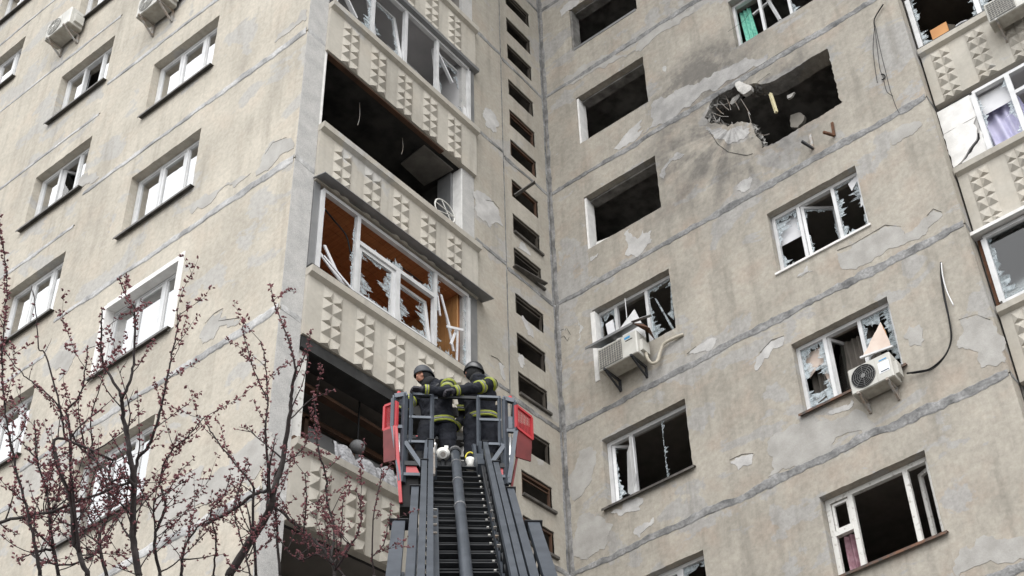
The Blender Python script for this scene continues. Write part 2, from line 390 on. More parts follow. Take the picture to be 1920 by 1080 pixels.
def ribbon(mb, pts, seed, w0=0.003, out=0.008, step=0.07, jit=0.35):   # lumpy sealed joint: pts = [(u, v, halfwidth)], frame f
    r = random.Random(seed); f = mb.frame
    P = []
    for i in range(len(pts) - 1):
        (u0, v0, h0), (u1, v1, h1) = pts[i], pts[i + 1]
        n = max(1, int(math.hypot(u1 - u0, v1 - v0) / step))
        for k in range(n + (i == len(pts) - 2)):
            t = k / n; P.append((u0 + (u1 - u0) * t, v0 + (v1 - v0) * t, h0 + (h1 - h0) * t))
    o = len(mb.v); ph = r.uniform(0, 99)
    for i, (u, v, h) in enumerate(P):
        a, b = P[max(i - 1, 0)], P[min(i + 1, len(P) - 1)]
        dx, dy = b[0] - a[0], b[1] - a[1]; L = math.hypot(dx, dy) or 1; nx, ny = -dy / L, dx / L
        wob = noise.noise(Vector((u * 1.3 + ph, v * 1.3, 0))) * 0.6 * h
        ht = h * (1 + jit * 1.6 * noise.noise(Vector((u * 2.2, v * 2.2, ph))) + jit * noise.noise(Vector((u * 9, v * 9, ph)))) * r.uniform(0.85, 1.15) + wob
        hb = h * (1 + jit * 1.6 * noise.noise(Vector((u * 2.2, v * 2.2, ph + 9))) + jit * noise.noise(Vector((u * 9, v * 9, ph + 5)))) * r.uniform(0.85, 1.15) - wob
        bul = out * (0.9 + 0.5 * noise.noise(Vector((u * 3, v * 3, ph + 3)))) * r.uniform(.9, 1.1)
        for q, c in ((-hb, w0), (-hb * 0.75, w0 + bul * 0.8), (0, w0 + bul), (ht * 0.75, w0 + bul * 0.7), (ht, w0)):
            mb.v.append(tuple(f(u + nx * q, v + ny * q, c)))
    for i in range(len(P) - 1):
        for k in range(4):
            a = o + i * 5 + k; mb.f.append((a, a + 5, a + 6, a + 1))
    # close underside ends
    return mb
def joint(f, pts, seed, mat='mastic', parent=None, name='joint_seal', **kw):
    mb = MB(); mb.frame = f
    ribbon(mb, pts, seed, **kw)
    return mb.build(name, mat, parent, smooth=False)
# ------------------------------------------------------------------ ground
gmb = MB(); gmb.add([(-400, -400, GZ), (400, -400, GZ), (400, 400, GZ), (-400, 400, GZ)], [(0, 1, 2, 3)])
g = gmb.build('ground', 'asphalt'); g['kind'] = 'structure'

# ------------------------------------------------------------------ the building
B = empty('apartment_building'); B.location = (0, 0, GZ)
tag(B, 'damaged beige panel apartment block with blown-out windows and loggias', 'building')
B_INV = Matrix.Translation((0, 0, -GZ))
def part(mb, name, mat, parent=None, smooth=False):
    o = mb.build(name, mat, parent or B, smooth)
    if name == 'glass_shard': o['kind'] = 'stuff'      # slivers too small to pick apart
    if not parent: o.matrix_parent_inverse = B_INV
    return o
H = 2.8
COL1, COL2 = (0.80, 2.45), (4.44, 6.11)
LR = 7.54
WIN = []
def win_v(k): return k * H + 0.885, k * H + 2.215
# main wall: one panel per storey
z4 = lambda a, b: pxR(1300 + a / 4.5, 80 + b / 4.5)
breach = [z4(*q) for q in [(1130, 50), (1160, 170), (1200, 330), (1235, 480), (1262, 497), (1120, 590), (900, 720), (700, 840), (580, 890), (575, 850), (545, 800), (530, 790), (505, 720), (490, 680), (450, 672), (410, 665), (375, 668), (340, 690), (320, 685),
          (290, 710), (262, 688), (225, 690), (190, 680), (150, 685), (125, 660), (95, 635), (112, 600), (130, 560), (140, 520), (165, 480), (200, 445), (230, 430), (280, 395), (330, 360), (380, 330), (425, 318),
          (420, 345), (445, 362), (500, 345), (545, 345), (575, 352), (640, 338), (720, 300), (800, 250), (900, 190), (1000, 120)]]
def jag(p, amp, seed):
    r = random.Random(seed); return [(a + r.uniform(-amp, amp), b + r.uniform(-amp, amp)) for a, b in p]
breach = rough_poly(breach, 0.045, 0.012, 5)
for k in range(-5, 8):
    v0, v1 = (k * H if k > -5 else GZ - 0.3), (k + 1) * H
    if k == -5: v1 = -4 * H
    holes = []
    if k >= -3:
        a, b = win_v(k)
        holes.append(rough_poly(rect(*COL1, a, b), 0.09, 0.006, k + 40))
        if k == 2: holes.append(breach)
        else: holes.append(rough_poly(rect(*COL2, a, b), 0.09, 0.006, k + 60))
    outer = rect(0.0, LR, v0 + 0.012, v1 - 0.012)
    part(MB().slab(fR, outer, holes, -RLY, 0.0), 'wall_panel', 'plaster_main')
# joint seals, main wall
for k in range(-4, 7):
    z = k * H
    joint(fR, [(0.03, z, 0.055), (LR * .25, z, .06), (LR * .5, z + .01, 0.07), (LR * .8, z, .075), (LR - 0.02, z, 0.065)], 100 + k, parent=B, mat='mastic' if k != 5 else 'mastic_dark').matrix_parent_inverse = B_INV
    joint(fP, [(-1.22, z + 0.0, 0.05), (-0.03, z, 0.045)], 130 + k, parent=B, mat='mastic_dark' if k in (0, 1) else 'mastic').matrix_parent_inverse = B_INV
    joint(fP, [(-1.98, z + 0.09, 0.05), (-1.26, z + 0.09, 0.045)], 160 + k, parent=B).matrix_parent_inverse = B_INV
    mb = MB(); mb.frame = lambda a, b, c: Vector((LR + c, a, b))
    ribbon(mb, [(0.0, z, 0.05), (RLY - .02, z, 0.04)], 190 + k); part(mb, 'joint_seal', 'mastic')
# inner-corner vertical seals
for k in range(-4, 7):
    joint(fR, [(0.045, k * H, 0.045), (0.05, (k + 1) * H, 0.035)], 300 + k, mat='mastic_dark', parent=B, out=0.02).matrix_parent_inverse = B_INV
    joint(fP, [(-0.03, k * H, 0.03), (-0.03, (k + 1) * H, 0.025)], 330 + k, parent=B).matrix_parent_inverse = B_INV
    joint(fP, [(-1.25, k * H, 0.012), (-1.25, (k + 1) * H, 0.012)], 350 + k, parent=B, out=0.006, mat='mastic_dark').matrix_parent_inverse = B_INV

# ---- return wall: slotted strip, plain panel, jamb, corner pier
SY0, SY1 = -1.045, -0.325
for k in range(-4, 7):
    z = k * H
    holes = []
    for d in (0.43, 1.31, 2.15):
        t = z + H - d; holes.append(rough_poly(rect(SY0, SY1, t - 0.45, t), 0.09, 0.006, k * 7 + int(d * 10)))
    part(MB().slab(fP, rect(-1.25, 0.0, z + .012, z + H - .012), holes, -0.02, 0.0), 'slotted_panel', 'plaster_return')
    part(MB().box(fP, -1.998, -1.252, z + .102, z + H + .078, -0.30, 0.0), 'wall_panel', 'plaster_return')
    for d in (0.43, 1.31, 2.15):
        t = z + H - d; mb = MB()
        for (a, b, c, e) in ((SY0, SY1, t - .06, t - .02), (SY1 - .06, SY1 - .02, t - .44, t - .06), (SY0 + .02, SY0 + .06, t - .44, t - .06)):
            mb.box(fP, a + .01, b - .01, c, e, -0.07, -0.026)
        if (k + int(d * 5)) % 3 == 0: mb.box(fP, SY0 + .02, SY1 - .02, t - .13, t - .11, -0.06, -0.04)
        part(mb, 'vent_frame', 'soot_brown' if (k + int(d * 3)) % 3 else 'wood_dark')
        if (k, d) in ((2, 2.15), (2, 1.31), (1, 2.15), (0, 2.15), (-1, 0.43), (0, 1.31), (-1, 1.31)):
            part(MB().box(fP, SY0, SY1 + .05, t - .50, t - .452, -0.1, 0.05), 'drip_sill', 'sill_metal')
part(MB().box(fP, -2.28, -2.002, GZ - .3, 7 * H, -0.28, -0.012), 'jamb_pier', 'pier_concrete')
part(MB().box(fP, -5.231, -5.2, GZ - .3, 7 * H, -0.28, 0.004), 'jamb_pier', 'pier_concrete')
# stair shaft behind the slots
def room(f, u0, u1, v0, v1, wf, wb, mat, name='room_interior', parent=None):
    mb = MB(); q = [f(a, b, c) for c in (wf, wb) for b in (v0, v1) for a in (u0, u1)]
    mb.add(q, [(4, 5, 7, 6), (0, 1, 5, 4), (0, 4, 6, 2), (1, 3, 7, 5)] + ([] if name == 'room_interior' else [(2, 6, 7, 3)]))
    o = part(mb, name, mat, parent)
    if name == 'room_interior':
        m2 = MB(); m2.add([q[2], q[6], q[7], q[3]], [(0, 1, 2, 3)]); m2.build('room_ceiling', {'soot': 'reveal_soot', 'soot_brown': 'reveal_soot'}.get(mat, 'tile_ceiling'), o)  # ceiling coloured lighter than the walls, standing in for bounced daylight
    return o
room(fP, -1.24, -0.02, GZ, 7 * H, -0.0205, -1.6, 'soot_brown', 'stair_shaft')
# ---- left wing
SA, SB = 1.7, 9.35 - 2.75 * 4
LAW = (-3.93, -2.28)
LBW = [(-6.95, -5.40), (-10.40, -8.83)]
def pier_seg(v0, v1):
    part(MB().box(fP, -DW + .001, -5.2, v0, v1, 0.001, 0.007), 'corner_pier', 'pier_concrete')
for k in range(-5, 7):
    v0, v1 = SA + 2.8 * k, SA + 2.8 * (k + 1)
    holes = [rough_poly(rect(*LAW, v0 + 0.93, v0 + 2.27), 0.09, 0.006, k + 200)] if k >= -2 else []
    part(MB().slab(fL, rect(-5.298, 0.0, max(GZ - .3, v0 + .012), v1 - .012), holes, -0.30, 0.0), 'wall_panel', 'plaster_wing')
    pier_seg(max(GZ - .3, v0 + .03), v1 - .03)
    if k > -4:
        joint(fL, [(-5.27, v0, 0.045), (-3.4, v0, 0.055), (-1.8, v0 + .01, 0.065), (-0.02, v0, 0.075)], 400 + k, parent=B, out=0.010, mat='mastic_pale').matrix_parent_inverse = B_INV
        joint(fP, [(-DW + .01, v0 + .02, 0.06), (-5.21, v0, 0.055)], 430 + k, parent=B, out=0.010, mat='mastic_pale').matrix_parent_inverse = B_INV
for k in range(-3, 10):
    v0, v1 = SB + 2.75 * k, SB + 2.75 * (k + 1)
    holes = [rough_poly(rect(*c, v1 - 1.83, v1 - 0.52), 0.09, 0.006, k + 230) for c in LBW] if k >= 0 else []
    part(MB().slab(fL, rect(-14.5, -5.302, v0 + .012, v1 - .012), holes, -0.30, -0.004), 'wall_panel', 'plaster_wing')
    joint(fL, [(-14, v0, 0.035), (-9, v0, 0.035), (-5.34, v0, 0.04)], 460 + k, parent=B, out=0.006, w0=0.0, mat='mastic_pale').matrix_parent_inverse = B_INV
part(MB().box(fW, -14.5, LR + 6, -DW + .3, 12, 7 * H + .02, 7 * H + .3), 'light_block_roof', 'roofing')  # unseen slab added to keep daylight out of the hollow building

# ------------------------------------------------------------------ windows
def shards(f, u0, u1, v0, v1, w, seed, big=0.13, sides='lrtb', dens=0.05):
    """broken glass still held in the rebate: a ragged rim of pointed pieces"""
    r = random.Random(seed); mb = MB()
    def piece(p):
        cx = 0; j = r.uniform(-.004, .004)
        a = [f(q[0], q[1], w + j + r.uniform(-.004, .004)) for q in p]; b = [f(q[0], q[1], w + j - .005) for q in p]
        n = len(p); mb.add(a + b, [tuple(range(n)), tuple(range(2 * n - 1, n - 1, -1))] + [(i, n + i, n + (i + 1) % n, (i + 1) % n) for i in range(n)])
    for s in sides:
        L = (v1 - v0) if s in 'lr' else (u1 - u0); t = 0
        mp = {'l': lambda a, b: (u0 + b, v0 + a), 'r': lambda a, b: (u1 - b, v0 + a), 'b': lambda a, b: (u0 + a, v0 + b), 't': lambda a, b: (u0 + a, v1 - b)}[s]
        ph = r.uniform(0, 99); h = .02
        while t < L - 0.005:
            st = min(r.uniform(0.4, 1.5) * dens, L - t)
            env = max(0.0, .35 + 1.3 * noise.noise(Vector((t * 3.1, ph, 0)))) * big
            h2 = max(.008, env * r.uniform(.5, 1.25))
            if r.random() < .3: h2 = .008 + .2 * h2
            k = t + st * r.uniform(.25, .75); hk = max(h, h2) * r.uniform(.75, 1.35)
            if r.random() < .08: hk += big * .5
            piece([mp(*q) for q in [(t, 0), (t + st, 0), (t + st, h2), (k, hk), (t, h)]])
            h = h2; t += st
    return mb
def frame_bars(mb, f, u0, u1, v0, v1, w0, w1, t):
    mb.box(f, u0, u1, v0, v0 + t, w0, w1); mb.box(f, u0, u1, v1 - t, v1, w0, w1)
    mb.box(f, u0, u0 + t, v0 + t, v1 - t, w0, w1); mb.box(f, u1 - t, u1, v0 + t, v1 - t, w0, w1)
    return mb
def sash(f, u0, u1, v0, v1, w, par, glass=None, broke=0, seed=0, mat='pvc', t=0.05, big=0.13):
    s = part(frame_bars(MB(), f, u0, u1, v0, v1, w - .025, w + .025, t), 'sash', mat, par)
    if glass: part(MB().box(f, u0 + t, u1 - t, v0 + t, v1 - t, w - .004, w + .004), 'pane', glass, par)
    if broke: part(shards(f, u0 + t, u1 - t, v0 + t, v1 - t, w, seed, big=big), 'glass_shard', 'shard', par)
def window(f, u0, u1, v0, v1, mull, states, w=-0.165, mat='pvc', glass='glass_sky', sill='sill_metal', seed=0, t=0.06, sill_over=0.06, reveal=None, blinds=()):
    mb = frame_bars(MB(), f, u0 + .004, u1 - .004, v0 + .004, v1 - .004, w - .035, w + .035, t)
    e = [u0] + list(mull) + [u1]
    for x in mull: mb.box(f, x - t * .5, x + t * .5, v0 + t, v1 - t, w - .033, w + .033)
    W = part(mb, 'window', mat)
    for i, s in enumerate(states):
        a = e[i] + (t if i == 0 else t * .5); b = e[i + 1] - (t if i == len(states) - 1 else t * .5)
        c, d = v0 + t, v1 - t
        if s == 'glass':
            part(MB().box(f, a, b, c, d, w - .006, w + .006), 'pane', glass, W)
            part(frame_bars(MB(), f, a, b, c, d, w - .02, w + .02, .022), 'bead', mat, W)
        elif s == 'sash': sash(f, a, b, c, d, w, W, glass=glass)
        elif s == 'broken': part(shards(f, a, b, c, d, w, seed + i, big=.16), 'glass_shard', 'shard', W)
        elif s == 'brokensash': sash(f, a, b, c, d, w, W, broke=1, seed=seed + i)
        elif s == 'tilt':
            sash(rot_frame(f, 0, c, w, 'X', math.radians(-14)), a, b, c, d, w, W, glass=glass)
        elif s == 'open':
            sash(rot_frame(f, a, 0, w, 'Y', math.radians(62)), a, b, c, d, w, W, glass='glass_dark')
        elif s == 'openbroken':
            sash(rot_frame(f, a, 0, w, 'Y', math.radians(38)), a, b, c, d, w, W, broke=1, seed=seed + i, big=.08)
    for i, frac, bm in blinds:
        a = e[i] + t * .6; b = e[i + 1] - t * .6
        part(MB().box(f, a, b, v1 - t - (v1 - v0 - 2 * t) * frac, v1 - t, w - .09, w - .085), 'blind', bm, W)
    if sill:
        part(MB().slab(lambda a, b, c: f(c, a, b), [(v0 - .045, .065), (v0 - .03, .07), (v0 + .012, w + .04), (v0 - .004, w + .04), (v0 - .05, 0.06)], [], u0 - sill_over, u1 + sill_over) if False else
             sillmesh(f, u0, u1, v0, w, sill_over), 'drip_sill', sill, W)
    if reveal:
        mb = MB()
        for (x0, x1, y0, y1) in reveal: mb.box(f, x0, x1, y0, y1, w + .04, 0.012)
        part(mb, 'reveal', 'reveal_white', W)
    return W
def sillmesh(f, u0, u1, v0, w, ov):
    mb = MB()
    prof = [(v0 + .010, w + .036), (v0 - .012, 0.07), (v0 - .055, 0.072), (v0 - .055, 0.066), (v0 - .02, 0.062), (v0 + .002, w + .036)]
    n = len(prof); vs = [f(a, p[0], p[1]) for a in (u0 - ov, u1 + ov) for p in prof]
    fs = [tuple(range(n)), tuple(reversed(range(n, 2 * n)))] + [(i, n + i, n + (i + 1) % n, (i + 1) % n) for i in range(n)]
    mb.add(vs, fs); return mb
# rooms behind the openings
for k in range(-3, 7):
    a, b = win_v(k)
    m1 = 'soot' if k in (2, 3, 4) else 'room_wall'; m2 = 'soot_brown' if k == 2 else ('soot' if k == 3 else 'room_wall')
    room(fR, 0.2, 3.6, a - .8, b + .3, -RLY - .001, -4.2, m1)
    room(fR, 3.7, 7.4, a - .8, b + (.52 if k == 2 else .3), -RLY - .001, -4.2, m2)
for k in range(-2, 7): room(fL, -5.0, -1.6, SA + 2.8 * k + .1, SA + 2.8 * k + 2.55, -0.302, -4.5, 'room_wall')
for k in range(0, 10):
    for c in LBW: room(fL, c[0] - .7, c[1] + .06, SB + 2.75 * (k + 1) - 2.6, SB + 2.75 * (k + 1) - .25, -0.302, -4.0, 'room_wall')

def px_mull(pts): return [pxR(u, v, -.165)[0] for u, v in pts]
# main wall, column by the slotted strip: three burnt-out openings, then three framed ones
for k in (2, 3, 4, 5, 6):
    a, b = win_v(k); u0, u1 = COL1
    mb = MB(); mb.box(fR, u0 + .004, u0 + .05, a + .01, b - .01, -0.24, -0.02)
    O = part(mb, 'window_reveal', 'reveal_white' if k in (2, 3) else 'reveal_soot')
    part(MB().box(fR, u0 + .06, u1 - .005, b - .055, b - .005, -0.30, -0.12), 'lintel_board', 'reveal_soot', O)
    if k == 4: part(MB().box(fR, u0 + .05, u1 - .03, a - .03, a + .03, -0.16, 0.01), 'drip_sill', 'flashing', O)
    if k == 2:
        part(MB().bar(fR(0.95, a + .12, -.1), fR(1.5, a + .18, -.25), .05, .06), 'frame_remnant', 'old_paint', O)
    if k == 3:
        part(MB().bar(fR(1.62, a - .02, -.1), fR(1.40, a + .13, -.28), .04, .03), 'frame_remnant', 'old_paint', O)
a, b = win_v(1); mW = px_mull([(1157, 590), (1214, 560)])
W1D = window(fR, *COL1, a, b, mW, ['broken', '', 'broken'], seed=11, glass='glass_dark', sill=None, reveal=[(COL1[0] - .03, COL1[0] + .06, a - .25, b - .05)])
part(MB().slab(fR, [(2.0, b - .3), (2.03, b - .32), (2.33, a + .12), (2.30, a + .08)], [], -.185, -.165), 'glass_shard', 'shard', W1D)
part(MB().slab(fR, [(2.36, b - .02), (2.385, b - .02), (2.33, a + .35), (2.22, a + .55), (2.30, a + .6)], [], -.175, -.165), 'glass_shard', 'shard', W1D)
a, b = win_v(0); mW = px_mull([(1184, 815), (1246, 830)])
W1E = window(fR, *COL1, a, b, mW[:1], ['openbroken', ''], seed=13, glass='glass_dark', t=.07)
part(shards(fR, mW[1] - .02, mW[1] + .07, a + .06, b - .06, -.165, 77, big=.09, sides='l', dens=.03), 'glass_shard', 'shard', W1E)
part(MB().slab(rot_frame(fR, 1.05, 0, -.2, 'Y', math.radians(-30)), [(1.02, a + .3), (1.2, a + .12), (1.36, a + .45), (1.34, b - .15), (1.12, b - .3)], [], -.26, -.24), 'sash', 'pvc', W1E)
for k in (-1, -2, -3):
    a, b = win_v(k)
    window(fR, *COL1, a, b, [1.35, 1.95], ['sash', 'sash', 'broken'], seed=15 + k, glass='glass_dark')
# column by the outer corner
a, b = win_v(3); mW = px_mull([(1430, 30), (1482, 10)])
W2Z = window(fR, *COL2, a, b, mW, ['', '', 'broken'], seed=21, sill=None, glass='glass_dark', t=.055)
part(MB().bar(fR(*pxR(1463, 38, -.15), -.15), fR(*pxR(1440, 0, -.3), -.3), .05, .05), 'broken_bar', 'pvc', W2Z)
part(MB().bar(fR(*pxR(1412, 28, -.3), -.3), fR(*pxR(1446, 0, -.3), -.3), .04, .04), 'broken_bar', 'pvc', W2Z)
a, b = win_v(1); mW = px_mull([(1505, 430), (1570, 395)])
W2B = window(fR, *COL2, a, b, mW, ['broken', 'openbroken', 'broken'], seed=23, glass='glass_dark', blinds=[(0, .42, 'blind')], sill=None)
part(MB().box(fR, COL2[0] - .04, COL2[1] + .03, a - .03, a + .012, -.13, .03), 'drip_sill', 'reveal_white', W2B)
for i, q in enumerate([[(1590, 345), (1605, 330), (1609, 335), (1597, 358)], [(1613, 372), (1622, 352), (1628, 372), (1614, 388)]]):
    part(MB().slab(fR, [pxR(*c, -.16) for c in q], [], -.17, -.16), 'blind_scrap', 'blind', W2B)
a, b = win_v(0); mW = px_mull([(1556, 680), (1622, 650)])
W2C = window(fR, *COL2, a, b, mW, ['broken', 'open', 'broken'], seed=31, glass='glass_dark', sill='sill_rust')
part(shards(fR, mW[1] + .05, COL2[1] - .06, a + .06, b - .06, -.165, 99, big=.30, sides='rt', dens=.07), 'glass_shard', 'shard', W2C)
part(shards(fR, COL2[0] + .06, mW[0] - .04, a + .06, b - .06, -.165, 98, big=.24, sides='lrb', dens=.06), 'glass_shard', 'shard', W2C)
part(MB().slab(fR, jag([(4.52, b - .12), (4.92, b - .08), (4.9, b - .5), (4.75, b - .42), (4.55, b - .55)], .02, 3), [], -.25, -.24), 'blind_scrap', 'board_pink', W2C)
part(MB().slab(fR, jag([(4.80, b - .60), (4.96, b - .4), (4.98, b - .95), (4.84, b - .92)], .02, 4), [], -.25, -.24), 'blind_scrap', 'board_pink', W2C)
a, b = win_v(-1); mW = px_mull([(1608, 1000), (1712, 950)])
W2D = window(fR, *COL2, a, b, mW, ['', '', ''], seed=41, mat='old_paint', sill='sill_rust', t=.075, w=-.18)
part(MB().box(fR, 4.51, mW[0] - .03, b - .62, b - .55, -.22, -.14), 'transom', 'old_paint', W2D)
part(frame_bars(MB(), fR, 4.53, mW[0] - .04, b - .54, b - .10, -.20, -.16, .035), 'vent_sash', 'old_paint', W2D)
g_ = rot_frame(fR, 6.0, 0, -.2, 'Y', math.radians(-25))
part(frame_bars(MB(), g_, mW[1] + .04, 6.02, a + .06, b - .08, -.32, -.27, .06), 'sash', 'old_paint', W2D)
for k in (-2, -3, 4, 5, 6):
    a, b = win_v(k); window(fR, *COL2, a, b, [5.0, 5.6], ['broken', 'sash', 'sash'], seed=50 + k, glass='glass_dark')
# left wing windows
for k in range(-2, 7):
    v0 = SA + 2.8 * k + .93; v1 = v0 + 1.34
    st = ['glass', 'sash', 'glass']; bl = []
    if k == 2: bl = [(0, .95, 'blind'), (1, .75, 'blind'), (2, .9, 'blind')]
    if k == 1: bl = [(0, .9, 'blind'), (2, .95, 'blind'), (1, 1.0, 'room_grey')]
    if k == 0: bl = [(0, .95, 'blind'), (1, .8, 'blind'), (2, .95, 'blind')]
    if k == -1: bl = [(0, .9, 'blind'), (1, .8, 'blind'), (2, .9, 'blind')]
    rv = [(LAW[0] - .05, LAW[0] + .035, v0 - .02, v1 + .05), (LAW[1] - .02, LAW[1] + .10, v0 - .02, v1 + .09), (LAW[0] + .035, LAW[1] - .02, v1 - .03, v1 + .07)] if k == 0 else None
    window(fL, *LAW, v0, v1, [-3.36, -2.75], st, w=-.16, seed=60 + k, blinds=bl, reveal=rv)
for k in range(0, 10):
    for ci, c in enumerate(LBW):
        v1 = SB + 2.75 * (k + 1) - .52; v0 = v1 - 1.31
        st = ['glass', 'sash', 'glass']; bl = [(0, .9, 'blind'), (2, .9, 'blind')]
        if ci == 0 and k == 4: st = ['glass', 'tilt', 'glass']
        elif ci == 0 and k == 3: st = ['glass', 'open', 'glass']
        elif ci == 0: bl.append((1, 1.0, 'room_grey'))
        elif k % 2: bl.append((1, .9, 'blind'))
        q = (c[1] - c[0]) / 3
        window(fL, *c, v0, v1, [c[0] + q * 1.05, c[0] + q * 2.1], st, w=-.16, seed=80 + k * 3 + ci, blinds=bl)

# ------------------------------------------------------------------ loggias on the return wall
LY0, LY1 = -5.2, -2.0
def par_z(j): t = 8.33 - 2.85 * j; return t - 1.16, t
PYR = {}
def relief(f, u, top, bottom, w, parent, pw=0.163, ph=0.205, apex=0.065):
    mb = MB(); r = 0; v1 = top
    while v1 - 0.04 > bottom:
        v0 = max(v1 - ph, bottom + .004)
        for c in (0, 1):
            a = u + c * pw; b = a + pw; ax = (a + b) / 2
            A_ = r % 2 == 0
            ay = (v1 + (v1 - ph)) / 2 - (.072 if A_ else .018)
            ay = max(ay, v0 + .02)
            hh = .052 if A_ else .068
            q = [f(a, v0, w), f(b, v0, w), f(b, v1, w), f(a, v1, w), f(ax, ay, w + hh)]
            mb.add(q, [(0, 1, 4), (1, 2, 4), (2, 3, 4), (3, 0, 4)])
        v1 -= ph; r += 1
    return part(mb, 'relief_column', 'parapet_concrete', parent)
def parapet(f, u0, u1, bz, tz, cols, wf=0.055, endcap=True):
    mb = MB(); mb.box(f, u0, u1, bz, tz - .10, -0.06, wf)
    P = part(mb, 'parapet', 'parapet_concrete')
    n = len(cols)
    mb = MB(); prof = [(tz - .135, wf), (tz - .10, wf + .075), (tz, wf + .085), (tz + .006, -.08), (tz - .135, -.08)]
    k = len(prof); vs = [f(a, p[0], p[1]) for a in (u0 - .005, u1 + .02) for p in prof]
    mb.add(vs, [tuple(range(k)), tuple(reversed(range(k, 2 * k)))] + [(i, k + i, k + (i + 1) % k, (i + 1) % k) for i in range(k)])
    part(mb, 'coping', 'parapet_concrete', P)
    for c in cols: relief(f, c, tz - .155, bz, wf + .001, P)
    return P
LOG_MAT = {0: 'loggia_paint', 1: 'soot', 2: 'wood_plank', 3: 'room_wall', -1: 'room_wall'}
for j in range(-3, 7):
    bz, tz = par_z(j)
    parapet(fP, LY0, LY1, bz, tz, [-4.94 + .562 * i for i in range(5)])
    # floor slab under this parapet's storey; the loggia box above it
    part(MB().box(fP, LY0 + .002, LY1 - .29, bz - .02, bz + .16, -1.45, -0.062), 'loggia_slab', 'soot' if j == 0 else ('flashing_and_shade_dark' if j >= 2 else 'room_wall'))  # lower slabs get a near-black colour that stands for shade underneath
    if j > -3:
        top = par_z(j - 1)[0] - .02
        room(fP, LY0 + .006, -2.29, bz + .166, top - .012, -0.07, -1.45, LOG_MAT.get(j, 'room_wall'), 'loggia_interior')
# --- glazed loggia at the top (grey room, white frames blown about)
def glazing(us, v0, v1, w, t=.062, jamb=.06):
    mb = MB()
    mb.box(fP, us[0], us[-1], v0, v0 + .06, w - .035, w + .035); mb.box(fP, us[0], us[-1], v1 - .06, v1, w - .035, w + .035)
    for i, u in enumerate(us):
        hw = t / 2
        mb.box(fP, u - hw, u + hw, v0 + .06, v1 - .06, w - .034, w + .036)
    return part(mb, 'loggia_glazing', 'pvc')
bz0, tz0 = par_z(0); GU = [-5.10, -4.36, -3.65, -2.92, -2.14]
v0, v1 = tz0 + .05, par_z(-1)[0] - .10
G0 = glazing(GU, v0, v1, 0.0)
part(MB().box(fP, LY0, LY1 + .02, tz0 + .007, tz0 + .05, -.06, .11), 'drip_sill', 'flashing_and_shade_dark', G0)
part(MB().box(fP, LY0 + .02, LY1 + .03, v1, v1 + .085, -.05, .12), 'hood', 'flashing', G0)
part(MB().box(fP, -2.10, -2.01, v0, v1, -.02, .02), 'side_board', 'flashing', G0)
part(shards(fP, GU[0] + .04, GU[1] - .04, v0 + .06, v1 - .06, 0, 5, big=.22, sides='rlt', dens=.07), 'glass_shard', 'shard', G0)
def tilt(u0, u1, v0, v1, ang, par, seed, broke=1, t=.06, hinge='X', hu=None):
    fr = rot_frame(fP, hu or 0, v0, 0, hinge, math.radians(ang)); sash(fr, u0, u1, v0, v1, 0, par, broke=broke, seed=seed, big=.10, t=t)
tilt(GU[1] + .04, GU[2] - .045, v0 + .07, v1 - .08, -9, G0, 6)
tilt(GU[2] + .06, GU[3] - .05, v0 + .07, v1 - .35, -27, G0, 7)
tilt(GU[3] + .04, GU[4] - .05, v0 + .07, v1 - .08, -6, G0, 8)
part(MB().bar(fP(GU[3] + .05, v1 - .2, -.05), fP(GU[4] - .3, v1 - .62, -.1), .05, .05), 'broken_bar', 'blind', G0)
part(shards(fP, GU[3] + .05, GU[4] - .04, v0 + .06, v1 - .06, -.02, 9, big=.1, sides='r', dens=.03), 'glass_shard', 'shard', G0)
# hanging strip by the left end
part(MB().bar(fP(-5.02, v0 + .55, .03), fP(-4.72, v0 + .06, .06), .07, .03), 'broken_bar', 'pvc', G0)
# --- burnt loggia below it
bz1, tz1 = par_z(1)
CP1 = part(MB().slab(lambda a, b, c: Vector((b, a, par_z(0)[0] - .036 + c)), [(-3.05, -.12), (-2.38, -.12), (-2.42, -.75), (-3.0, -.7)], [], -.03, -.004), 'ceiling_board', 'burnt_board')
part(MB().box(fP, LY0 + .05, -2.75, bz0 - .045, bz0 - .02, -.06, .03), 'burnt_rail', 'wood_dark')
part(MB().box(fP, LY0, -5.16, bz1 + .2, bz0, -.15, .009), 'jamb_plaster', 'reveal_white')
part(MB().box(fP, -2.31, -2.285, tz1, bz0 - .03, -.20, -.006), 'jamb_plaster', 'reveal_white')
part(MB().box(fP, -2.36, -2.315, tz1 - .6, bz0 - .05, -.5, -.2), 'jamb_board', 'flashing')
# --- timber-lined loggia
bz2, tz2 = par_z(2); GU2 = [-5.06, -4.42, -2.92, -2.21]; v0, v1 = tz2 + .05, bz1 - .06
G2 = glazing(GU2, v0, v1, 0.02)
tz_ = v0 + (v1 - v0) * .66
part(MB().box(fP, GU2[1] + .035, GU2[2] - .035, tz_ - .04, tz_ + .035, -.01, .054), 'transom', 'pvc', G2)
part(MB().box(fP, -3.70, -3.62, v0 + .06, tz_ - .04, -.01, .054), 'mullion', 'pvc', G2)
sash(fP, GU2[1] + .04, -3.70, v0 + .07, tz_ - .045, 0.0, G2, broke=1, seed=31, big=.16, t=.06)
fr = rot_frame(fP, 0, v0 + .07, 0.0, 'X', math.radians(-7)); sash(fr, -3.61, GU2[2] - .05, v0 + .07, tz_ - .06, 0, G2, broke=1, seed=32, big=.15, t=.06)
part(shards(fP, GU2[1] + .04, GU2[2] - .04, tz_ + .04, v1 - .06, .02, 33, big=.14, sides='br', dens=.05), 'glass_shard', 'shard', G2)
part(shards(fP, GU2[0] + .04, GU2[1] - .04, v0 + .06, v1 - .06, .02, 34, big=.07, sides='r', dens=.04), 'glass_shard', 'shard', G2)
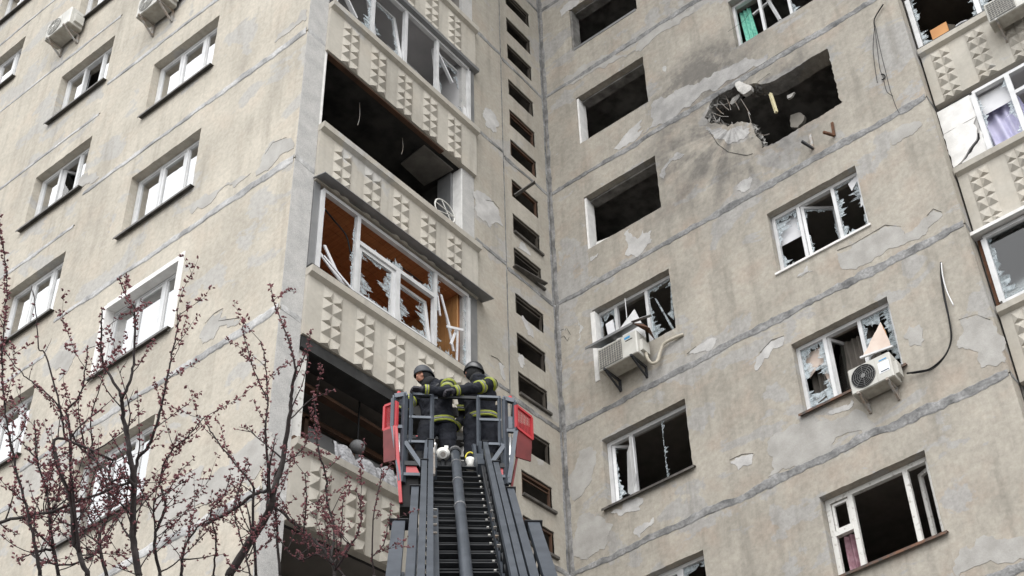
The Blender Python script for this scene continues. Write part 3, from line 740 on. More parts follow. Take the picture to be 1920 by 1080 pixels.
part(shards(fP, GU2[2] + .04, GU2[3] - .04, v0 + .06, v1 - .06, .02, 35, big=.09, sides='lrb', dens=.04), 'glass_shard', 'shard', G2)
part(MB().box(fP, LY0 + .005, GU2[0] - .04, v0 - .04, v1 + .04, -.03, .03), 'side_board', 'flashing', G2)
part(MB().box(fP, GU2[3] + .04, LY1 - .005, v0 - .04, v1 + .04, -.03, .03), 'side_board', 'flashing', G2)
part(MB().box(fP, LY0, LY1 + .02, tz2 + .007, tz2 + .045, -.06, .11), 'drip_sill', 'flashing_and_shade_dark', G2)
part(MB().box(fP, -4.3, LY1 - .1, tz2 + .045, tz2 + .075, -.02, .08), 'sill_board', 'pvc', G2)
mb = MB(); ho = [fP(a, b, c) for a in (LY0 - .02, LY1 + .14) for b, c in ((v1 + .10, .0), (v1 + .115, .0), (v1 + .05, .26), (v1 + .035, .26))]
mb.add(ho, [(0, 1, 2, 3), (7, 6, 5, 4), (0, 4, 5, 1), (1, 5, 6, 2), (2, 6, 7, 3), (3, 7, 4, 0)]); part(mb, 'hood', 'flashing', G2)
for i in range(12):                                     # ceiling planks
    part(MB().box(fW, -1.42 + .115 * i, -1.42 + .115 * i + .108, LY0 + .02, -2.30, bz1 - .055, bz1 - .035), 'plank', 'wood_plank', G2)
for i in range(11):                                     # end wall lining, coloured lighter for the light falling on it
    part(MB().box(fW, -1.40 + .12 * i, -1.40 + .12 * i + .113, -2.33, -2.30, bz2 + .17, bz1 - .06), 'plank', 'wood_plank_lit', G2)
for i in range(9):                                      # back wall lining
    part(MB().box(fW, -1.44, -1.42, LY0 + .02, -2.34, bz2 + .2 + .29 * i, bz2 + .2 + .29 * i + .283) if bz2 + .2 + .29 * i + .283 < bz1 - .05 else MB().box(fW, -1.44, -1.42, LY0 + .02, -2.34, bz1 - .2, bz1 - .06), 'plank', 'wood_plank', G2)
    if bz2 + .2 + .29 * i + .283 >= bz1 - .05: break
r_ = random.Random(4)
for (p, q, wd) in [((-5.0, 3.95), (-5.05, 3.0), .04), ((-4.95, 3.25), (-4.55, 2.72), .05), ((-5.02, 3.1), (-4.5, 2.70), .05), ((-4.98, 3.0), (-4.45, 2.72), .03), ((-2.80, 3.85), (-2.55, 3.3), .035), ((-2.85, 3.8), (-2.78, 3.45), .03),
                   ((-2.62, 3.5), (-2.48, 2.95), .04), ((-2.42, 3.45), (-2.62, 2.95), .04), ((-2.68, 3.28), (-2.35, 3.42), .04), ((-2.45, 3.35), (-2.42, 2.78), .035)]:
    part(MB().bar(fP(*p, r_.uniform(-.02, .06)), fP(*q, r_.uniform(-.02, .08)), wd, .018, up=Vector((1, 0, 0))), 'broken_strip', 'blind', G2)
# --- dark loggia behind the basket
bz3, tz3 = par_z(3)
G3 = part(MB().box(fP, LY0 + .01, LY1 - .02, bz2 - .20, bz2 - .022, -.30, .03), 'loggia_lintel', 'flashing_and_shade_dark')  # near-black colour paints the shade below the slab
part(MB().box(fP, LY0 + .03, LY0 + .16, tz3, bz2 - .2, -.1, -.04), 'side_board', 'old_paint', G3)
for (a, b, c, d, wd) in [(-5.0, 1.05, -2.4, 1.05, .08), (-5.0, .30, -2.4, .30, .07), (-4.35, .3, -4.35, 1.05, .06), (-3.55, .3, -3.55, 1.05, .06), (-2.85, .3, -2.85, 1.05, .06)]:
    part(MB().bar(fP(a, b, -.85), fP(c, d, -.85), .06, wd), 'inner_frame', 'wood_dark', G3)
part(MB().box(fP, -4.98, -2.4, .34, 1.0, -.93, -.92), 'inner_blind', 'room_grey', G3)
part(MB().box(fP, -5.05, -4.92, -.2, .75, -.35, -.33), 'red_panel', 'red_cloth', G3)
part(MB().box(fP, LY0, LY1 - .02, tz3 + .007, tz3 + .06, -.1, .05), 'sill_board', 'wood_dark', G3)
part(MB().bar(fP(-5.0, 1.15, -.45), fP(-2.5, 1.12, -.5), .12, .05), 'inner_rail', 'wood_dark', G3)

# ------------------------------------------------------------------ loggias past the outer corner
SX0, SX1 = LR + .035, LR + 5.5
def par_s(j): t = 6.92 - 2.82 * j; return t - 1.31, t
part(MB().box(fS, LR + .001, LR + .03, GZ, 7 * H, -1.6, -.05), 'loggia_cheek', 'room_wall')
for j in range(-3, 6):
    bz, tz = par_s(j)
    parapet(fS, SX0, SX1, bz, tz, [SX0 + .16 + .62 * i for i in range(8)])
    part(MB().box(fS, SX0, SX1, bz - .02, bz + .16, -1.6, -.065), 'loggia_slab', 'room_grey')
    room(fS, SX0 + .006, SX1, bz + .166, par_s(j - 1)[0] - .034, -.07, -1.6, 'soot_brown' if j == 0 else 'loggia_paint', 'loggia_interior')
def glazingS(us, v0, v1, w=0.0, t=.085, mat='pvc'):
    mb = MB(); mb.box(fS, us[0], us[-1], v0, v0 + .075, w - .035, w + .04); mb.box(fS, us[0], us[-1], v1 - .06, v1, w - .035, w + .04)
    for u in us: mb.box(fS, u - t / 2, u + t / 2, v0 + .075, v1 - .06, w - .034, w + .041)
    return part(mb, 'loggia_glazing', mat)
bz, tz = par_s(0); v0, v1 = tz + .03, par_s(-1)[0] - .06
mS = [SX0 + .05, pxS(1842, 35)[0], pxS(1842, 35)[0] + 1.0, SX1 - .1]
GS0 = glazingS(mS, v0, v1)
part(shards(fS, mS[0] + .05, mS[1] - .05, v0 + .08, v1 - .06, 0, 71, big=.16, sides='lr', dens=.05), 'glass_shard', 'shard', GS0)
part(shards(fS, mS[1] + .05, mS[2] - .05, v0 + .08, v1 - .06, 0, 72, big=.14, sides='lbr', dens=.05), 'glass_shard', 'shard', GS0)
part(MB().box(fS, SX0, SX1, tz + .007, tz + .03, -.05, .13), 'drip_sill', 'flashing_and_shade_dark', GS0)
bz, tz = par_s(1); v0, v1 = tz + .03, par_s(0)[0] - .10
mS = [pxS(1848, 250)[0], pxS(1909, 210)[0] + .02, pxS(1909, 210)[0] + 1.0, SX1 - .1]
GS1 = glazingS(mS, v0, v1)
vm = v0 + (v1 - v0) * .62
part(MB().slab(fS, rough_poly(rect(SX0 - .02, mS[0] - .05, vm + .008, v1 - .01), .1, .006, 3), [], -.01, .02), 'cladding_board', 'reveal_white', GS1)
part(MB().slab(fS, rough_poly([(SX0 - .02, v0 + .10), (SX0 + .12, v0 + .14), (SX0 + .30, v0 + .30), (mS[0] - .16, v0 + .40), (mS[0] - .10, v0 + .62), (mS[0] - .13, vm - .1), (mS[0] - .06, vm), (SX0 - .02, vm)], .06, .012, 4), [], -.01, .022), 'cladding_board', 'reveal_white', GS1)
part(MB().slab(rot_frame(fS, 0, v0 + .3, 0, 'X', math.radians(12)), rough_poly([(SX0 + .02, v0 - .06), (mS[0] - .03, v0 + .0), (mS[0] - .05, v0 + .5), (mS[0] - .10, v0 + .36), (SX0 + .32, v0 + .22), (SX0 + .1, v0 + .1)], .06, .014, 5), [], .03, .045), 'cladding_board', 'reveal_white', GS1)
part(MB().slab(rot_frame(fS, mS[0], 0, 0, 'Y', math.radians(-20)), rough_poly([(mS[0] - .22, vm - .28), (mS[0] - .05, vm - .34), (mS[0] - .03, vm + .12), (mS[0] - .12, vm + .16)], .05, .012, 6), [], .03, .036), 'torn_lining', 'patch_pale', GS1)
part(MB().box(fS, mS[0] + .05, mS[1] - .05, vm + .05, v1 - .06, -.09, -.085), 'blind', 'blind', GS1)
part(shards(fS, mS[0] + .045, mS[1] - .045, v0 + .08, v1 - .06, 0, 74, big=.11, sides='lr', dens=.05), 'glass_shard', 'shard', GS1)
part(MB().box(fS, mS[1] + .04, SX1 - .2, vm + .02, vm + .09, -.03, .035), 'transom', 'pvc', GS1)
bz, tz = par_s(2); v0, v1 = tz + .03, par_s(1)[0] - .14
mS = [SX0 + .10, SX0 + 1.5, SX0 + 2.6, SX1 - .1]
GS2 = glazingS(mS, v0, v1, w=.03)
part(MB().box(fS, mS[0] + .05, mS[1] - .05, v0 + .08, v1 - .06, .012, .018), 'pane', 'glass_dark', GS2)
part(shards(fS, mS[0] + .045, mS[1] - .045, v0 + .08, v1 - .06, .02, 76, big=.16, sides='lb', dens=.08), 'glass_shard', 'shard', GS2)
mb = MB(); mb.box(fS, SX0 - .06, SX1, v1 + .03, v1 + .05, 0, .2); mb.box(fS, SX0 - .06, SX1, v1 - .01, v1 + .03, .185, .2); part(mb, 'hood', 'reveal_white', GS2)
part(MB().box(fS, SX0 - .005, mS[0] - .045, v0 - .1, v1, -.02, .02), 'side_board', 'rust', GS2)
for i, (a, b) in enumerate([((.2, .75), (1.4, 1.05)), ((.25, .5), (1.4, .75)), ((.5, .3), (1.4, .55))]):
    part(MB().tube([fS(SX0 + a[0], v0 + a[1], -.5), fS(SX0 + b[0], v0 + b[1], -.5)], .006, 5), 'washing_line', 'white_cable', GS2)

# ------------------------------------------------------------------ plaster patches, cracks and painted shadow lines (traced on the wall planes)
def patch(px, f, pts, mat, seed, th=0.005, amp=0.010):
    p = fractal_poly([px(*q) for q in pts], seed=seed)
    return part(MB().slab(f, p, [], -0.002, th), 'plaster_patch', mat)
PR = [('patch_pale', [(1170, 440), (1182, 428), (1185, 440), (1196, 448), (1205, 432), (1222, 433), (1221, 455), (1208, 468), (1195, 482), (1180, 480), (1172, 478), (1178, 465), (1175, 452)]),
      ('patch_pale', [(1107, 483), (1122, 475), (1120, 483), (1108, 490)]),
      ('patch_pale', [(1150, 280), (1165, 262), (1185, 240), (1203, 224), (1200, 236), (1195, 248), (1207, 243), (1200, 255), (1180, 268), (1160, 282)]),
      ('patch_band', [(1225, 190), (1262, 175), (1300, 160), (1340, 135), (1385, 118), (1400, 108), (1420, 112), (1440, 100), (1438, 112), (1395, 138), (1345, 170), (1295, 200), (1240, 232), (1205, 252), (1220, 220)]),
      ('patch_pale', [(1325, 237), (1350, 240), (1364, 246), (1378, 240), (1392, 236), (1406, 240), (1408, 248), (1395, 262), (1370, 270), (1345, 260), (1330, 247)]),
      ('patch_pale', [(1383, 348), (1395, 337), (1412, 335), (1408, 348), (1390, 360)]),
      ('patch_pale', [(1240, 320), (1255, 298), (1270, 285), (1283, 290), (1275, 298), (1258, 302), (1245, 335)]),
      ('patch_grey', [(1570, 475), (1600, 460), (1635, 440), (1660, 425), (1690, 428), (1695, 440), (1720, 425), (1738, 408), (1750, 395), (1768, 402), (1757, 415), (1740, 428), (1700, 455), (1650, 480), (1610, 500), (1580, 505)]),
      ('patch_grey', [(1795, 640), (1800, 600), (1830, 592), (1855, 600), (1870, 625), (1884, 655), (1886, 680), (1870, 686), (1840, 690), (1835, 660), (1810, 655)]),
      ('patch_grey', [(1695, 630), (1705, 610), (1725, 608), (1730, 625), (1728, 650), (1705, 648)]),
      ('patch_pale', [(1495, 520), (1508, 505), (1512, 498), (1515, 508), (1525, 508), (1500, 522)]),
      ('patch_pale', [(1415, 690), (1425, 665), (1445, 640), (1470, 632), (1468, 648), (1440, 672), (1420, 695)]),
      ('patch_pale', [(1288, 668), (1305, 652), (1325, 638), (1345, 635), (1340, 648), (1315, 660)]),
      ('patch_pale', [(1370, 865), (1390, 855), (1415, 852), (1410, 870), (1385, 882)]),
      ('patch_grey', [(1078, 1000), (1084, 975), (1105, 960), (1130, 970), (1150, 985), (1140, 1015), (1120, 1035), (1082, 1045)]),
      ('patch_pale', [(1145, 962), (1165, 957), (1185, 937), (1205, 934), (1200, 957), (1180, 960), (1160, 967)]),
      ('patch_pale', [(1188, 1000), (1210, 980), (1225, 970), (1222, 985), (1200, 1008)]),
      ('patch_grey', [(1795, 1085), (1800, 1030), (1830, 1010), (1850, 1005), (1870, 1012), (1925, 1005), (1935, 1085)]),
      ('patch_grey', [(1440, 850), (1455, 812), (1490, 795), (1560, 790), (1640, 795), (1640, 812), (1560, 850), (1500, 875), (1440, 895)]),
      ('patch_grey', [(1078, 880), (1085, 845), (1105, 838), (1118, 860), (1110, 900), (1090, 930), (1078, 940)]),
      ('patch_grey', [(1670, 250), (1690, 235), (1715, 228), (1728, 230), (1720, 245), (1690, 265), (1672, 272)]),
      ('patch_grey', [(1055, 150), (1075, 140), (1110, 115), (1150, 100), (1200, 75), (1260, 40), (1300, 12), (1300, 25), (1250, 55), (1190, 92), (1120, 128), (1060, 162)]),
      ('patch_pale', [(1050, 20), (1065, 5), (1085, 0), (1080, 12), (1062, 22), (1052, 32)]),
      ('patch_pale', [(1244, 125), (1250, 126), (1249, 137), (1243, 132)]),
      ('patch_grey', [(1048, 470), (1056, 475), (1054, 500), (1048, 495)]),
      ('patch_pale', [(1085, 600), (1087, 640), (1082, 640)]),
      ('patch_pale', [(1552, 775), (1570, 765), (1585, 760), (1598, 750), (1600, 760), (1580, 770), (1560, 778)])]
for i, (mt, p) in enumerate(PR): patch(pxR, fR, p, mt, 500 + i)
PLW = [('patch_grey', [(515, 80), (525, 62), (545, 45), (552, 45), (565, 20), (576, 18), (574, 38), (545, 58), (525, 72)]),
       ('patch_grey', [(480, 330), (490, 300), (505, 270), (530, 262), (550, 266), (551, 278), (520, 300), (490, 325)]),
       ('patch_grey', [(385, 610), (400, 590), (418, 580), (410, 600), (435, 600), (452, 598), (440, 612), (400, 636), (380, 645)]),
       ('patch_grey', [(300, 920), (320, 910), (350, 890), (385, 900), (410, 880), (450, 845), (480, 820), (500, 800), (512, 820), (495, 870), (440, 910), (380, 945), (320, 975)]),
       ('patch_grey', [(355, 395), (370, 375), (420, 350), (455, 330), (470, 325), (440, 352), (390, 385)]),
       ('patch_grey', [(150, 335), (165, 325), (182, 322), (186, 333), (165, 345)]),
       ('patch_grey', [(100, 690), (112, 660), (130, 655), (125, 700), (110, 715)])]
for i, (mt, p) in enumerate(PLW): patch(pxL, fL, p, mt, 560 + i)
PPW = [('patch_pale', [(978, 592), (990, 605), (1000, 625), (1000, 634), (990, 628), (984, 612)]),
       ('patch_pale', [(973, 662), (981, 668), (984, 684), (978, 690), (973, 680)]),
       ('patch_pale', [(893, 385), (905, 362), (935, 395), (943, 425), (920, 430), (895, 405)]),
       ('patch_pale', [(968, 463), (985, 460), (992, 472), (994, 480), (980, 470)]),
       ('patch_pale', [(906, 210), (920, 205), (935, 230), (925, 250), (910, 235)]),
       ('patch_pale', [(936, 680), (947, 690), (946, 715), (940, 705)])]
for i, (mt, p) in enumerate(PPW): patch(pxP, fP, p, mt, 590 + i)
CR = [(pxR, fR, [(1570, 470), (1600, 458), (1635, 437), (1660, 422), (1690, 425)]), (pxR, fR, [(1738, 405), (1750, 392), (1766, 398)]), (pxR, fR, [(1798, 600), (1830, 590), (1857, 600)]),
      (pxR, fR, [(1288, 664), (1305, 650)]), (pxR, fR, [(1425, 662), (1447, 638), (1470, 630)]), (pxR, fR, [(1368, 863), (1392, 852), (1413, 850)]), (pxR, fR, [(1060, 620), (1062, 614), (1070, 628)]),
      (pxR, fR, [(1032, 632), (1046, 622), (1058, 617)]), (pxP, fP, [(920, 667), (932, 672), (943, 685)]), (pxP, fP, [(910, 375), (925, 378), (936, 392)]), (pxL, fL, [(385, 607), (402, 588), (419, 578)]),
      (pxL, fL, [(410, 602), (436, 598), (452, 596)]), (pxR, fR, [(1041, 640), (1058, 630), (1064, 640), (1068, 632)]), (pxR, fR, [(1330, 245), (1345, 270), (1365, 285), (1400, 292), (1412, 288)]),
      (pxR, fR, [(1373, 160), (1395, 142), (1430, 120), (1470, 95), (1510, 72)]), (pxL, fL, [(497, 290), (512, 268), (538, 258)]), (pxR, fR, [(1420, 155), (1440, 140), (1444, 138)]), (pxR, fR, [(1365, 60), (1395, 40), (1405, 25)])]
for i, (px, f, p) in enumerate(CR):  # dark ribbons: some are cracks, others paint the shadow at upper patch edges
    q = [(*px(*c), .0045) for c in p]
    joint(f, q, 700 + i, mat='crack_shadow_line', parent=B, name='crack_shadow_line', out=0.002, w0=0.006, step=.05, jit=.8).matrix_parent_inverse = B_INV
# breach: ragged broken concrete edge, hanging chunks, rebar
r_ = random.Random(8)
mb = MB()
for i in range(len(breach)):
    a, b = breach[i]
    if a < 4.75 and r_.random() < .8:
        for d in (0, 1, 2, 3):
            c = fR(a + r_.uniform(-.03, .03), b + r_.uniform(-.03, .03), -.05 - .075 * d + r_.uniform(-.04, .02)); s = r_.uniform(.03, .085)
            pts = [c + Vector((r_.uniform(-1, 1), r_.uniform(-1, 1), r_.uniform(-1, 1))) * s for _ in range(6)]
            mb.add(pts, [(0, 1, 2), (0, 2, 3), (0, 3, 4), (0, 4, 1), (5, 2, 1), (5, 3, 2), (5, 4, 3), (5, 1, 4)])
rb = part(mb, 'broken_edge', 'broken_edge'); rb['kind'] = 'stuff'
def chunk(pts, w0, w1, mat, name='concrete_chunk', seed=1):
    p = rough_poly([z4(*q) for q in pts], .04, .01, seed); return part(MB().slab(fR, p, [], w0, w1), name, mat)
chunk([(360, 350), (400, 330), (430, 350), (500, 375), (495, 405), (430, 445), (385, 420), (365, 385)], -.05, .03, 'rubble', seed=2)
chunk([(280, 480), (300, 440), (360, 400), (370, 415), (330, 470), (300, 490)], -.18, -.10, 'broken_edge', seed=3)
chunk([(725, 360), (790, 332), (770, 365), (730, 388)], -.30, -.26, 'rubble', seed=4)
chunk([(680, 440), (760, 415), (800, 440), (790, 485), (740, 545), (680, 540)], -.62, -.55, 'tile_ceiling', 'hanging_board', seed=5)
part(MB().bar(fR(*z4(625, 400), -.1), fR(*z4(665, 545), -.14), .05, .05), 'foam_strip', 'foam')
for i, (a, b) in enumerate([((200, 470), (260, 520)), ((250, 420), (275, 520)), ((330, 470), (345, 520)), ((220, 690), (235, 640)), ((300, 700), (330, 655)), ((135, 565), (255, 575)), ((165, 500), (290, 440)), ((145, 632), (260, 640)), ((170, 520), (215, 555)), ((380, 450), (440, 560)), ((440, 560), (445, 665)), ((510, 740), (600, 720)), ((150, 590), (180, 690))]):
    part(MB().tube([fR(*z4(*a), -.08), fR(*z4((a[0] + b[0]) / 2 + 6, (a[1] + b[1]) / 2 + 9), -.14), fR(*z4(*b), -.16)], .007, 5), 'rebar', 'bracket_grey')
# ------------------------------------------------------------------ air conditioners
def disc(mb, f, cu, cv, w, r, n=24, r0=0.0):
    o = len(mb.v)
    if r0 <= 0:
        mb.v += [tuple(f(cu + r * math.cos(2 * PI * i / n), cv + r * math.sin(2 * PI * i / n), w)) for i in range(n)]; mb.f.append(tuple(range(o, o + n)))
    else:
        for rr in (r0, r): mb.v += [tuple(f(cu + rr * math.cos(2 * PI * i / n), cv + rr * math.sin(2 * PI * i / n), w)) for i in range(n)]
        for i in range(n): mb.f.append((o + i, o + n + i, o + n + (i + 1) % n, o + (i + 1) % n))
def ring(mb, f, cu, cv, w, r, tr, n=26):
    pts = [f(cu + r * math.cos(2 * PI * i / n), cv + r * math.sin(2 * PI * i / n), w) for i in range(n + 1)]
    mb.tube(pts, tr, 5, cap=False)
def ac_unit(f, u, v, label, W=.80, Hh=.56, D=.30, gap=.10, arm='bracket_grey', grid=False, fan=.42, legdrop=.36, feet=None, stickers=()):
    root = empty('air_conditioner'); root.location = f(u + W / 2, v, gap)
    tag(root, label, 'air conditioner', 'air conditioners hung on the outside walls')
    inv = Matrix.Translation(-Vector(root.location))
    def P(mb, n, m, p=None, s=False):
        o = mb.build(n, m, p or root, s)
        if not p: o.matrix_parent_inverse = inv
        return o
    w0, w1 = gap, gap + D; c = .018
    shell = P(MB().slab(lambda a, b, k: f(a, k, b), [(u + c, w0), (u + W - c, w0), (u + W, w0 + c), (u + W, w1 - c), (u + W - c, w1), (u + c, w1), (u, w1 - c), (u, w0 + c)], [], v + .012, v + Hh), 'casing', 'ac_shell')
    P(MB().box(f, u + .01, u + W - .01, v, v + .013, w0 + .01, w1 - .01), 'base_tray', 'ac_under')
    fw = u + W * .62; cu, cv = u + W * .34, v + Hh * .52; R = Hh * fan
    if grid:
        P(MB().box(f, u + .03, fw, v + .03, v + Hh - .03, w1 + .001, w1 + .006), 'fan_guard', 'ac_grille')
        mb = MB()
        for i in range(9): mb.box(f, u + .03, fw, v + .05 + i * (Hh - .1) / 8, v + .056 + i * (Hh - .1) / 8, w1 + .007, w1 + .013)
        for i in range(10): mb.box(f, u + .035 + i * (fw - u - .05) / 9, u + .041 + i * (fw - u - .05) / 9, v + .03, v + Hh - .03, w1 + .014, w1 + .019)
        g = P(mb, 'guard_bars', 'ac_under')
    else:
        mb = MB(); disc(mb, f, cu, cv, w1 + .003, R, 28); P(mb, 'fan_recess', 'ac_grille' if fan < .44 else 'black_plastic')
        mb = MB()
        for i in range(6): ring(mb, f, cu, cv, w1 + .012, R * (i + 1) / 6.2, .0045)
        for i in range(8):
            a = 2 * PI * i / 8; mb.tube([f(cu + .03 * math.cos(a), cv + .03 * math.sin(a), w1 + .014), f(cu + R * math.cos(a), cv + R * math.sin(a), w1 + .014)], .004, 4)
        P(mb, 'fan_guard', 'ac_shell' if fan < .44 else 'ac_grille')
        mb = MB(); disc(mb, f, cu, cv, w1 + .02, R * .2, 14); P(mb, 'fan_hub', 'ac_shell' if fan < .44 else 'ac_grille')
    P(MB().box(f, u + W * .64, u + W * .645, v + .02, v + Hh - .02, w1 - .001, w1 + .003), 'panel_seam', 'ac_under')
    for (a, b, cc, d, mt) in stickers: P(MB().box(f, u + W * a, u + W * b, v + Hh * cc, v + Hh * d, w1 + .0005, w1 + .003), 'sticker', mt)
    P(MB().box(f, u + W - .004, u + W + .055, v + .08, v + .30, w0 + .03, w1 - .08), 'valve_cover', 'ac_shell')
    for k in range(3): P(MB().box(f, u + W + .0005, u + W + .004, v + Hh - .10 - .05 * k, v + Hh - .085 - .05 * k, w0 + .05, w1 - .12), 'vent_slot', 'black_plastic')
    for x in feet or (u + W * .16, u + W * .84):
        mb = MB(); mb.box(f, x - .018, x + .018, v - .04, v - .001, 0.004, w1 + .03); mb.box(f, x - .02, x + .02, v - legdrop, v - .04, 0.004, .035)
        P(mb, 'bracket', arm)
        P(MB().bar(f(x, v - legdrop + .02, .035), f(x, v - .045, w1 - .02), .03, .025), 'brace', arm)
    return root
ac_unit(fL, -7.30, 12.60, 'white air conditioner with round fan showing, high on the left wall', fan=.43, W=.74, Hh=.46, D=.27, gap=.03, legdrop=.26)
ac_unit(fL, -4.25, 10.78, 'white air conditioner cut by the photo top edge on the left wall', fan=.43, W=.74, Hh=.46, D=.27, gap=.03, legdrop=.30)
A1 = ac_unit(fR, 1.14, 3.21, 'air conditioner on dark brackets under a bent metal rain cover', W=.79, Hh=.46, grid=True, arm='bracket_dark', legdrop=.24,
        stickers=((.70, .84, .80, .90, 'logo_blue'), (.72, .90, .70, .74, 'black_plastic')))
A2 = ac_unit(fR, 5.36, 0.58, 'air conditioner with a dark round fan grille and sticker below a shattered window', W=.68, Hh=.43, D=.26, gap=.03, legdrop=.22, fan=.45, stickers=((.70, .95, .30, .72, 'sticker_white'), (.74, .92, .78, .82, 'logo_blue'), (.74, .93, .33, .37, 'logo_blue')))
A3 = ac_unit(fS, 8.84, 6.28, 'air conditioner cut by the right edge of the photo at the top loggia', W=.76, Hh=.44, fan=.45, gap=.16, D=.24, legdrop=.22, grid=True, stickers=((.75, .95, .55, .62, 'bracket_dark'),))
ZV = Vector((0, 0, 1))
# rain cover over A1
inv = Matrix.Translation(-Vector(A1.location))
def sheet(f, quad, th=.006):
    mb = MB(); a = [f(*q) for q in quad]; n = (a[1] - a[0]).cross(a[2] - a[0]).normalized() * th
    k = len(a); mb.add(a + [q + n for q in a], [tuple(reversed(range(k))), tuple(range(k, 2 * k))] + [(i, (i + 1) % k, k + (i + 1) % k, k + i) for i in range(k)]); return mb
cov = sheet(fR, [(.93, 3.80, .44), (1.90, 3.80, .44), (1.86, 4.10, .03), (.96, 4.06, .03)]).build('rain_cover', 'flashing', A1); cov.matrix_parent_inverse = inv
cv0 = MB().bar(fR(.93, 3.795, .445), fR(1.91, 3.795, .445), .012, .05, up=ZV).build('cover_lip', 'flashing', A1); cv0.matrix_parent_inverse = inv
cv2 = sheet(fR, [(1.90, 3.80, .44), (2.14, 3.66, .30), (2.16, 3.44, .20), (2.00, 3.74, .16), (1.87, 4.06, .06)]).build('bent_flap', 'rust', A1); cv2.matrix_parent_inverse = inv
st = MB().bar(fR(1.88, 3.84, .43), fR(2.20, 3.90, .30), .06, .008).build('cover_strip', 'flashing', A1); st.matrix_parent_inverse = inv
def pathobj(name, pts, rad, mat, label, cat, group=None, n=6, sm=True):
    # Catmull-Rom through points
    P = [pts[0]] + pts + [pts[-1]]; out = []
    for i in range(1, len(P) - 2):
        for t in range(5):
            t = t / 5; a, b, c, d = P[i - 1], P[i], P[i + 1], P[i + 2]
            out.append(.5 * ((2 * b) + (c - a) * t + (2 * a - 5 * b + 4 * c - d) * t * t + (3 * b - a - 3 * c + d) * t ** 3))
    out.append(pts[-1])
    o = MB().tube(out, rad, n).build(name, mat, None, sm)
    if label: tag(o, label, cat, group)
    return o
pathobj('insulated_pipe', [fR(1.95, 3.36, .22)] + [fR(*pxR(u, v, w_), w_) for u, v, w_ in ((1214, 672, .2), (1222, 681, .14), (1232, 678, .1), (1238, 660, .07), (1245, 645, .06), (1262, 635, .05), (1281, 627, .02))], .028, 'pipe_wrap', 'cream wrapped coolant pipe curling from the air conditioner into the wall', 'pipe', n=8)
# ------------------------------------------------------------------ cables on the main wall
pts = [(1764, 492), (1766, 520), (1772, 560), (1780, 600), (1782, 635), (1770, 665), (1745, 690), (1722, 698), (1702, 702)]
pathobj('cable', [fR(*pxR(u, v, .03), .03 + .03 * math.sin(i)) for i, (u, v) in enumerate(pts)], .014, 'black_plastic', 'thick black cable looping from the wall hole down to the air conditioner', 'cable', 'cables hanging on the main wall')
pathobj('cable', [fR(*pxR(u, v, .05), .05) for u, v in [(1765, 494), (1770, 545), (1782, 610), (1779, 655), (1752, 690), (1715, 700), (1702, 698)]], .006, 'black_plastic', 'thin black wire looping beside the thick black cable', 'cable', 'cables hanging on the main wall')
pathobj('cable', [fR(*pxR(u, v, .05), .05) for u, v in [(1765, 493), (1768, 520), (1776, 548), (1788, 573)]], .010, 'white_cable', 'short white cable end sticking out of the wall hole', 'cable', 'cables hanging on the main wall')
wl = [([(1656, 8), (1645, 25), (1639, 38), (1640, 50)], .012, 'stiff black cable stub at the top of the frayed wire bunch'),
      ([(1640, 50), (1637, 90), (1641, 130), (1645, 155)], .006, 'left black wire of the frayed bunch near the outer corner'),
      ([(1641, 48), (1652, 100), (1662, 140), (1668, 165), (1672, 178), (1680, 200), (1686, 212)], .005, 'longest thin wire of the frayed bunch near the outer corner'),
      ([(1640, 50), (1646, 100), (1650, 130), (1655, 142), (1658, 155), (1663, 172), (1674, 180)], .005, 'kinked middle wire of the frayed bunch near the outer corner')]
for p, r, lb in wl: pathobj('cable', [fR(*pxR(u, v, .04), .04) for u, v in p], r, 'black_plastic', lb, 'cable', 'cables hanging on the main wall')
pathobj('cable', [fR(*pxR(u, v, .02), .02) for u, v in [(1652, 140), (1655, 139), (1659, 142), (1658, 147), (1653, 150)]], .010, 'black_plastic', 'small black cable hook hanging among the frayed wires', 'cable', 'cables hanging on the main wall')
# rusty bracket stubs under the breach
for (a, b, c, mt, lb) in [((1519, 252), (1524, 278), (1503, 265), 'bracket_dark', 'dark bent bracket stub left under the breached window, left of two'), ((1560, 230), (1564, 254), (1544, 248), 'rust', 'rusty bracket stub left under the breached window, right of two')]:
    e = empty('bracket_stub'); e.location = fR(*pxR(*b), 0); tag(e, lb, 'bracket', 'bracket stubs under the breach'); iv = Matrix.Translation(-Vector(e.location))
    o = MB().bar(fR(*pxR(*a, .02), .018), fR(*pxR(*b, .02), .018), .045, .03, up=Vector((0, -1, 0))).build('wall_leg', 'bracket_grey' if mt != 'rust' else 'rust', e); o.matrix_parent_inverse = iv
    o = MB().bar(fR(*pxR(*b, .02), .02), fR(*pxR(*c, .22), .22), .04, .04).build('arm', mt, e); o.matrix_parent_inverse = iv
# strips hanging out of the stair slots
def strip(p, q, wd, th, mat, label, cat='strip', grp='loose strips at the stair vents'):
    o = MB().bar(p, q, wd, th).build('loose_strip', mat); tag(o, label, cat, grp); return o
strip(fP(*pxP(965, 367, -.05), -.05), fP(*pxP(1003, 341, .30), .30), .07, .02, 'sill_metal', 'dark metal strip poking out of a stair vent slot')
strip(fP(*pxP(964, 498, .04), .04), fP(*pxP(1024, 533, .12), .12), .09, .02, 'sill_metal', 'bent dark sill strip dropping off a stair vent slot')
